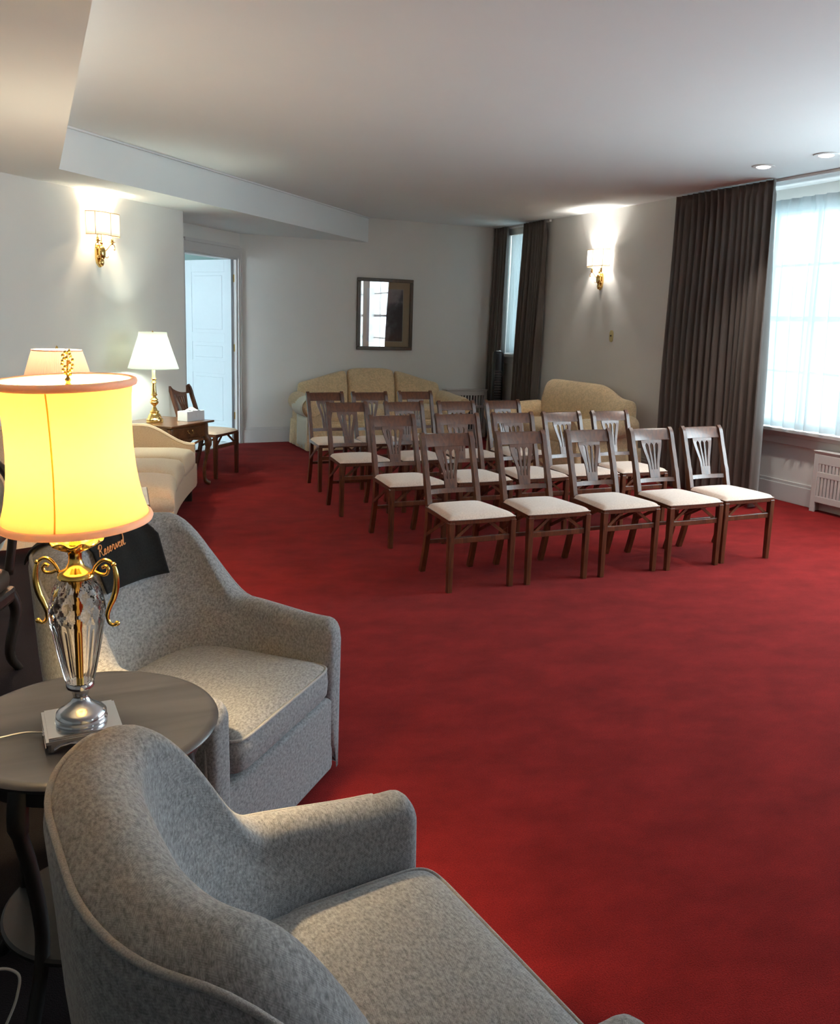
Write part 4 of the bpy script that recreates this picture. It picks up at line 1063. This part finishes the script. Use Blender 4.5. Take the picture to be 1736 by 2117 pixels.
mb = MB(); mb.lathe([(.0005, 0), (.08, 0), (.08, .015), (.05, .03), (.03, .06), (.06, .12), (.08, .20), (.06, .30), (.03, .36), (.02, .40), (.014, .42), (.014, .60), (.0005, .60)], n=32); make('lamp_base', mb, M['brass'], pl_, smooth='auto')
mb = MB(); mb.lathe([(.0005, .60), (.004, .60), (.004, .79), (.007, .795), (.006, .805), (.0005, .812)], n=12); make('finial', mb, M['brass'], pl_, smooth='auto')
lamp_light('peach_lamp_light', (0, 0, .74), 12, (1.0, .82, .58), .04, parent=pl_)

# wooden open armchair glimpsed at the left edge ---------------------------------------------
oc = thing('open_armchair', 'dark carved-wood armchair with pale padded back, mostly out of frame', 'armchair', (-.38, 4.02, 0), radians(-20))
wm = M['darkwood']
mb = MB(); arch = [(-.24, .05, .45), (-.27, .06, .70), (-.24, .09, .88), (-.12, .11, .97), (0, .12, 1.0), (.12, .11, .97), (.24, .09, .88), (.27, .06, .70), (.24, .05, .45)]
P2 = catmull(arch, 6); mb.tube(P2, .019, 10); make('back_frame', mb, wm, oc, smooth=True)
mb = MB(); mb.superell((0, .08, .72), (.235, .035, .245), .7, .6, 32, 16); make('back_pad', mb, M['armcover'], oc, smooth=True)
mb = MB(); mb.superell((0, -.20, .44), (.27, .27, .05), .5, .3, 32, 12, crown=.02); make('seat', mb, plain('brown_leather', (.06, .035, .02), .5), oc, smooth=True)
mb = MB(); mb.box(-.27, .27, -.46, .06, .33, .40); make('seat_rail', mb, wm, oc, bevel=.02)
for s in (-1, 1):
    mb = MB(); mb.tube(catmull([(s*.26, .05, .66), (s*.30, -.12, .67), (s*.31, -.30, .66), (s*.29, -.37, .62), (s*.27, -.36, .45), (s*.26, -.34, .38)], 5), .018, 10); make('arm', mb, wm, oc, smooth=True)
    for y0, dy in ((-.42, -.02), (.03, .06)):
        mb = MB(); P2 = catmull([(s*.24, y0, .38), (s*.26, y0+dy*.5, .28), (s*.235, y0, .10), (s*.25, y0+dy, 0)], 5); mb.tube(P2, [.03-.014*i/len(P2) for i in range(len(P2))], 10); make('leg', mb, wm, oc, smooth=True)

# ================================================================= WALL FITTINGS
M['shade_lit'] = shade_mat('sconce_shade_cloth', (.97, .95, .92), .7)
M['shade_trim'] = plain('sconce_trim', (.55, .34, .14), .5)
def make_sconce(label, loc, rz, warm, power):
    """local: wall plane y=0, room towards -y, z=0 at shade centre"""
    t = thing('wall_sconce', label, 'wall light', loc, rz)
    W, D, H = .168, .12, .19
    ns = 28
    def out(u):  # curved front panel from wall side to wall side
        a = pi*u; return (-W*math.copysign(abs(cos(a))**.55, cos(a)), -.02-D*abs(sin(a))**.6)
    mb = MB(); mb.grid(ns, 6, lambda u, v: (*out(u), -H/2+H*v)); o = make('shade', mb, M['shade_lit'], t, smooth=True); s = o.modifiers.new('t', 'SOLIDIFY'); s.thickness = .0015
    mb = MB()
    for z in (-H/2, H/2): mb.tube([(*out(i/ns), z) for i in range(ns+1)], .0035, 6)
    for u in (.0, .2, .5, .8, 1.0): mb.tube([(*[c*1.005 for c in out(u)], z) for z in (-H/2, 0, H/2)], .0025, 6)
    make('shade_frame', mb, M['shade_trim'], o, smooth=True)
    # back plate: shield
    q = [(-.040, -.17), (.040, -.17), (.046, -.22), (.044, -.28), (.034, -.325), (.018, -.345), (0, -.36), (-.018, -.345), (-.034, -.325), (-.044, -.28), (-.046, -.22)]
    mb = MB(); mb.prism(q, 0, -.02, lambda u, v, h: (u, h, v)); mb.superell((0, -.035, -.235), (.036, .030, .060), .9, .9, 16, 10); mb.superell((0, -.03, -.315), (.022, .022, .038), .9, .9, 12, 8)
    for dx, dz in ((-.03, -.20), (.03, -.20), (-.034, -.27), (.034, -.27), (-.018, -.32), (.018, -.32), (0, -.185)): mb.superell((dx, -.026, dz), (.012, .012, .015), .9, .9, 10, 8)
    mb.lathe([(.0005, -.205), (.018, -.20), (.014, -.18), (.008, -.165), (.016, -.15), (.006, -.14), (.003, -.05), (.0005, -.05)], (0, -.035, 0), 16)
    make('back_plate', mb, M['brass'], t, smooth='auto')
    for s in (-1, 1):
        mb = MB(); mb.tube(catmull([(s*.012, -.04, -.235), (s*.045, -.055, -.205), (s*.075, -.07, -.165), (s*.105, -.075, -.160), (s*.122, -.075, -.185), (s*.118, -.075, -.205), (s*.106, -.075, -.200)], 5), .0038, 8)
        mb.tube(catmull([(s*.014, -.04, -.25), (s*.04, -.05, -.275), (s*.06, -.05, -.27), (s*.062, -.05, -.26)], 4), .003, 8)
        mb.lathe([(.0005, -.165), (.006, -.163), (.010, -.15), (.026, -.142), (.027, -.139), (.010, -.137), (.013, -.128), (.013, -.115), (.0005, -.113)], (s*.09, -.075, 0), 20)
        ar = make('arm', mb, M['brass'], t, smooth='auto')
        mb = MB(); mb.lathe([(.0005, -.114), (.0085, -.114), (.0085, -.02), (.0005, -.02)], (s*.09, -.075, 0), 14); make('candle_sleeve', mb, M['candle'], ar, smooth='auto')
        mb = MB(); mb.superell((s*.09, -.075, .005), (.012, .012, .026), 1, 1, 12, 8); make('light_bulb', mb, emit('bulb_sconce', (1, .9, .75), 20), ar, smooth=True)
        lamp_light('sconce_light', (s*.09, -.075, .008), power, warm, .018, parent=t)
    return t
make_sconce('brass two-arm sconce glowing warm on the left wall', (.555, .555+LO/S2, 2.335), pi/4, (1.0, .78, .50), 7.5)
make_sconce('brass two-arm sconce glowing white on the right wall', (XR, 8.36, 2.375), -pi/2, (1.0, .95, .88), 7.5)
make_sconce('brass two-arm sconce farther along the left wall, out of frame', (-1.75, -1.75+LO/S2, 2.335), pi/4, (1.0, .82, .6), 18.0)  # unseen sconce, added as fill light for the room

sp_ = thing('switch_plate', 'oval brass switch plate on the wall above the gold sofa', 'switch', (XR, 8.10, 1.495), -pi/2)
mb = MB(); n = 40
for_r = [[(a_*math.copysign(abs(cos(2*pi*j/n))**.7, cos(2*pi*j/n)), y, b_*math.copysign(abs(sin(2*pi*j/n))**.7, sin(2*pi*j/n))) for j in range(n)] for a_, b_, y in ((.036, .066, 0), (.036, .066, -.004), (.032, .062, -.007))]
mb.rings(for_r); make('plate', mb, plain('aged_brass', (.60, .48, .22), .4, .5), sp_, smooth='auto')
mb = MB(); mb.box(-.006, .006, -.016, -.006, -.004, .012); make('toggle', mb, M['darkwood'], sp_)

# framed picture --------------------------------------------------------------------------
pc = thing('framed_picture', 'framed misty landscape print with tan mat on the far wall', 'picture', (4.316, YF-.017, 1.678), radians(-2.3))
PW, PH = .79, .94
for (x0, x1, z0, z1) in ((-PW/2, PW/2, PH/2-.045, PH/2), (-PW/2, PW/2, -PH/2, -PH/2+.045), (-PW/2, -PW/2+.045, -PH/2+.045, PH/2-.045), (PW/2-.045, PW/2, -PH/2+.045, PH/2-.045)):
    mb = MB(); mb.box(x0, x1, -.03, 0, z0, z1); make('frame', mb, wood('frame_wood', (.045, .026, .012), (.09, .052, .024), .45, .2) if 'frame_wood' not in bpy.data.materials else bpy.data.materials['frame_wood'], pc, bevel=.006)
mb = MB(); mb.box(-PW/2+.04, PW/2-.04, -.008, -.002, -PH/2+.04, PH/2-.04); make('mat_board', mb, plain('tan_mat', (.86, .66, .43), .8, noise=.03), pc)
mb = MB(); mb.box(-.262, .262, -.010, -.0075, -.362, .342); make('mat_bevel', mb, plain('cream_bevel', (.85, .78, .62), .7), pc)
def print_mat():
    m, nt, b = nmat('misty_print'); tc = N(nt, 'ShaderNodeTexCoord')
    sx = N(nt, 'ShaderNodeSeparateXYZ'); nt.links.new(tc.outputs['Generated'], sx.inputs[0])
    nz = N(nt, 'ShaderNodeTexNoise'); nz.inputs['Scale'].default_value = 9; nz.inputs['Detail'].default_value = 8; nt.links.new(tc.outputs['Object'], nz.inputs['Vector'])
    # tree mass: darker towards the right and the middle of the height
    ax = N(nt, 'ShaderNodeMapRange'); ax.inputs[1].default_value = .25; ax.inputs[2].default_value = .95; ax.inputs[3].default_value = -.25; ax.inputs[4].default_value = .45; nt.links.new(sx.outputs['X'], ax.inputs[0])
    az = N(nt, 'ShaderNodeMapRange'); az.inputs[1].default_value = .95; az.inputs[2].default_value = .6; az.inputs[3].default_value = -.4; az.inputs[4].default_value = .15; nt.links.new(sx.outputs['Z'], az.inputs[0])
    a1 = N(nt, 'ShaderNodeMath', operation='ADD'); nt.links.new(ax.outputs[0], a1.inputs[0]); nt.links.new(az.outputs[0], a1.inputs[1])
    a2 = N(nt, 'ShaderNodeMath', operation='ADD'); nt.links.new(a1.outputs[0], a2.inputs[0]); nt.links.new(nz.outputs['Fac'], a2.inputs[1])
    cr = N(nt, 'ShaderNodeValToRGB'); e = cr.color_ramp.elements; e[0].position = .35; e[0].color = (.80, .76, .80, 1); e[1].position = 1.0; e[1].color = (.09, .09, .11, 1)
    x = e.new(.62); x.color = (.52, .50, .55, 1); x = e.new(.75); x.color = (.22, .22, .27, 1)
    nt.links.new(a2.outputs[0], cr.inputs[0])
    gd = N(nt, 'ShaderNodeMapRange'); gd.inputs[1].default_value = .28; gd.inputs[2].default_value = .05; nt.links.new(sx.outputs['Z'], gd.inputs[0])
    mg = N(nt, 'ShaderNodeMath', operation='MULTIPLY'); nt.links.new(gd.outputs[0], mg.inputs[0]); nt.links.new(nz.outputs['Fac'], mg.inputs[1])
    mx = N(nt, 'ShaderNodeMixRGB'); nt.links.new(mg.outputs[0], mx.inputs[0]); nt.links.new(cr.outputs[0], mx.inputs[1]); mx.inputs[2].default_value = (.30, .15, .10, 1)
    nt.links.new(mx.outputs[0], b.inputs['Base Color']); b.inputs['Roughness'].default_value = .7; return m
mb = MB(); mb.box(-.252, .252, -.0115, -.0095, -.352, .332); make('print', mb, print_mat(), pc)
mb = MB(); mb.box(-PW/2+.04, PW/2-.04, -.018, -.016, -PH/2+.04, PH/2-.04); make('glass_pane', mb, glass_mat('picture_glass', 3.0, thin=True), pc)

# black tower in the corner ------------------------------------------------------------------
tw = thing('tower_heater', 'slim black tower heater with silver cap in the far corner', 'heater', (5.80, 10.27, 0), radians(-20))
mb = MB(); mb.lathe([(.0005, 0), (.13, 0), (.13, .012), (.10, .022), (.03, .03), (.0005, .03)], n=32); make('base', mb, M['plastic'], tw, smooth='auto')
mb = MB(); mb.superell((0, 0, .63), (.075, .075, .60), .12, .5, 32, 24); make('tower_body', mb, M['plastic'], tw, smooth='auto')
mb = MB()
for i in range(24): mb.box(-.045, .045, -.079, -.073, .15+i*.035, .165+i*.035)
make('vent_grille', mb, M['darkwood'], tw)
mb = MB(); mb.superell((0, -.01, 1.225), (.035, .035, .02), .6, .6, 20, 10); make('control_cap', mb, M['silver'], tw, smooth=True)

# recessed downlights -------------------------------------------------------------------------
for (x, y, lab) in ((5.462, 5.457, 'recessed round ceiling downlight farther from camera, over the wide drape'), (5.49, 4.872, 'recessed round ceiling downlight at the right picture edge'),
                    (5.51, 4.29, 'recessed round ceiling downlight over the middle of the big window, out of frame'), (4.4, 2.6, 'recessed round ceiling downlight right of the camera, out of frame')):  # these two downlights are unseen, added to light the room
    t = thing('downlight', lab, 'ceiling light', (x, y, ZC), 0, 'recessed downlights near the big window')
    mb = MB(); mb.lathe([(.052, -.002), (.088, -.001), (.090, -.004), (.086, -.008), (.058, -.010), (.052, -.006)], n=40, cap=False); make('trim_ring', mb, M['trim'], t, smooth='auto')
    mb = MB(); mb.superell((0, 0, -.008), (.055, .055, .014), 1, 1, 24, 10); make('lens', mb, emit('downlight_lens', (1, .97, .92), 2), t, smooth=True)
    lamp_light('downlight_beam', (0, 0, -.04), 16, (1, .95, .88), .04, spot=92, parent=t)
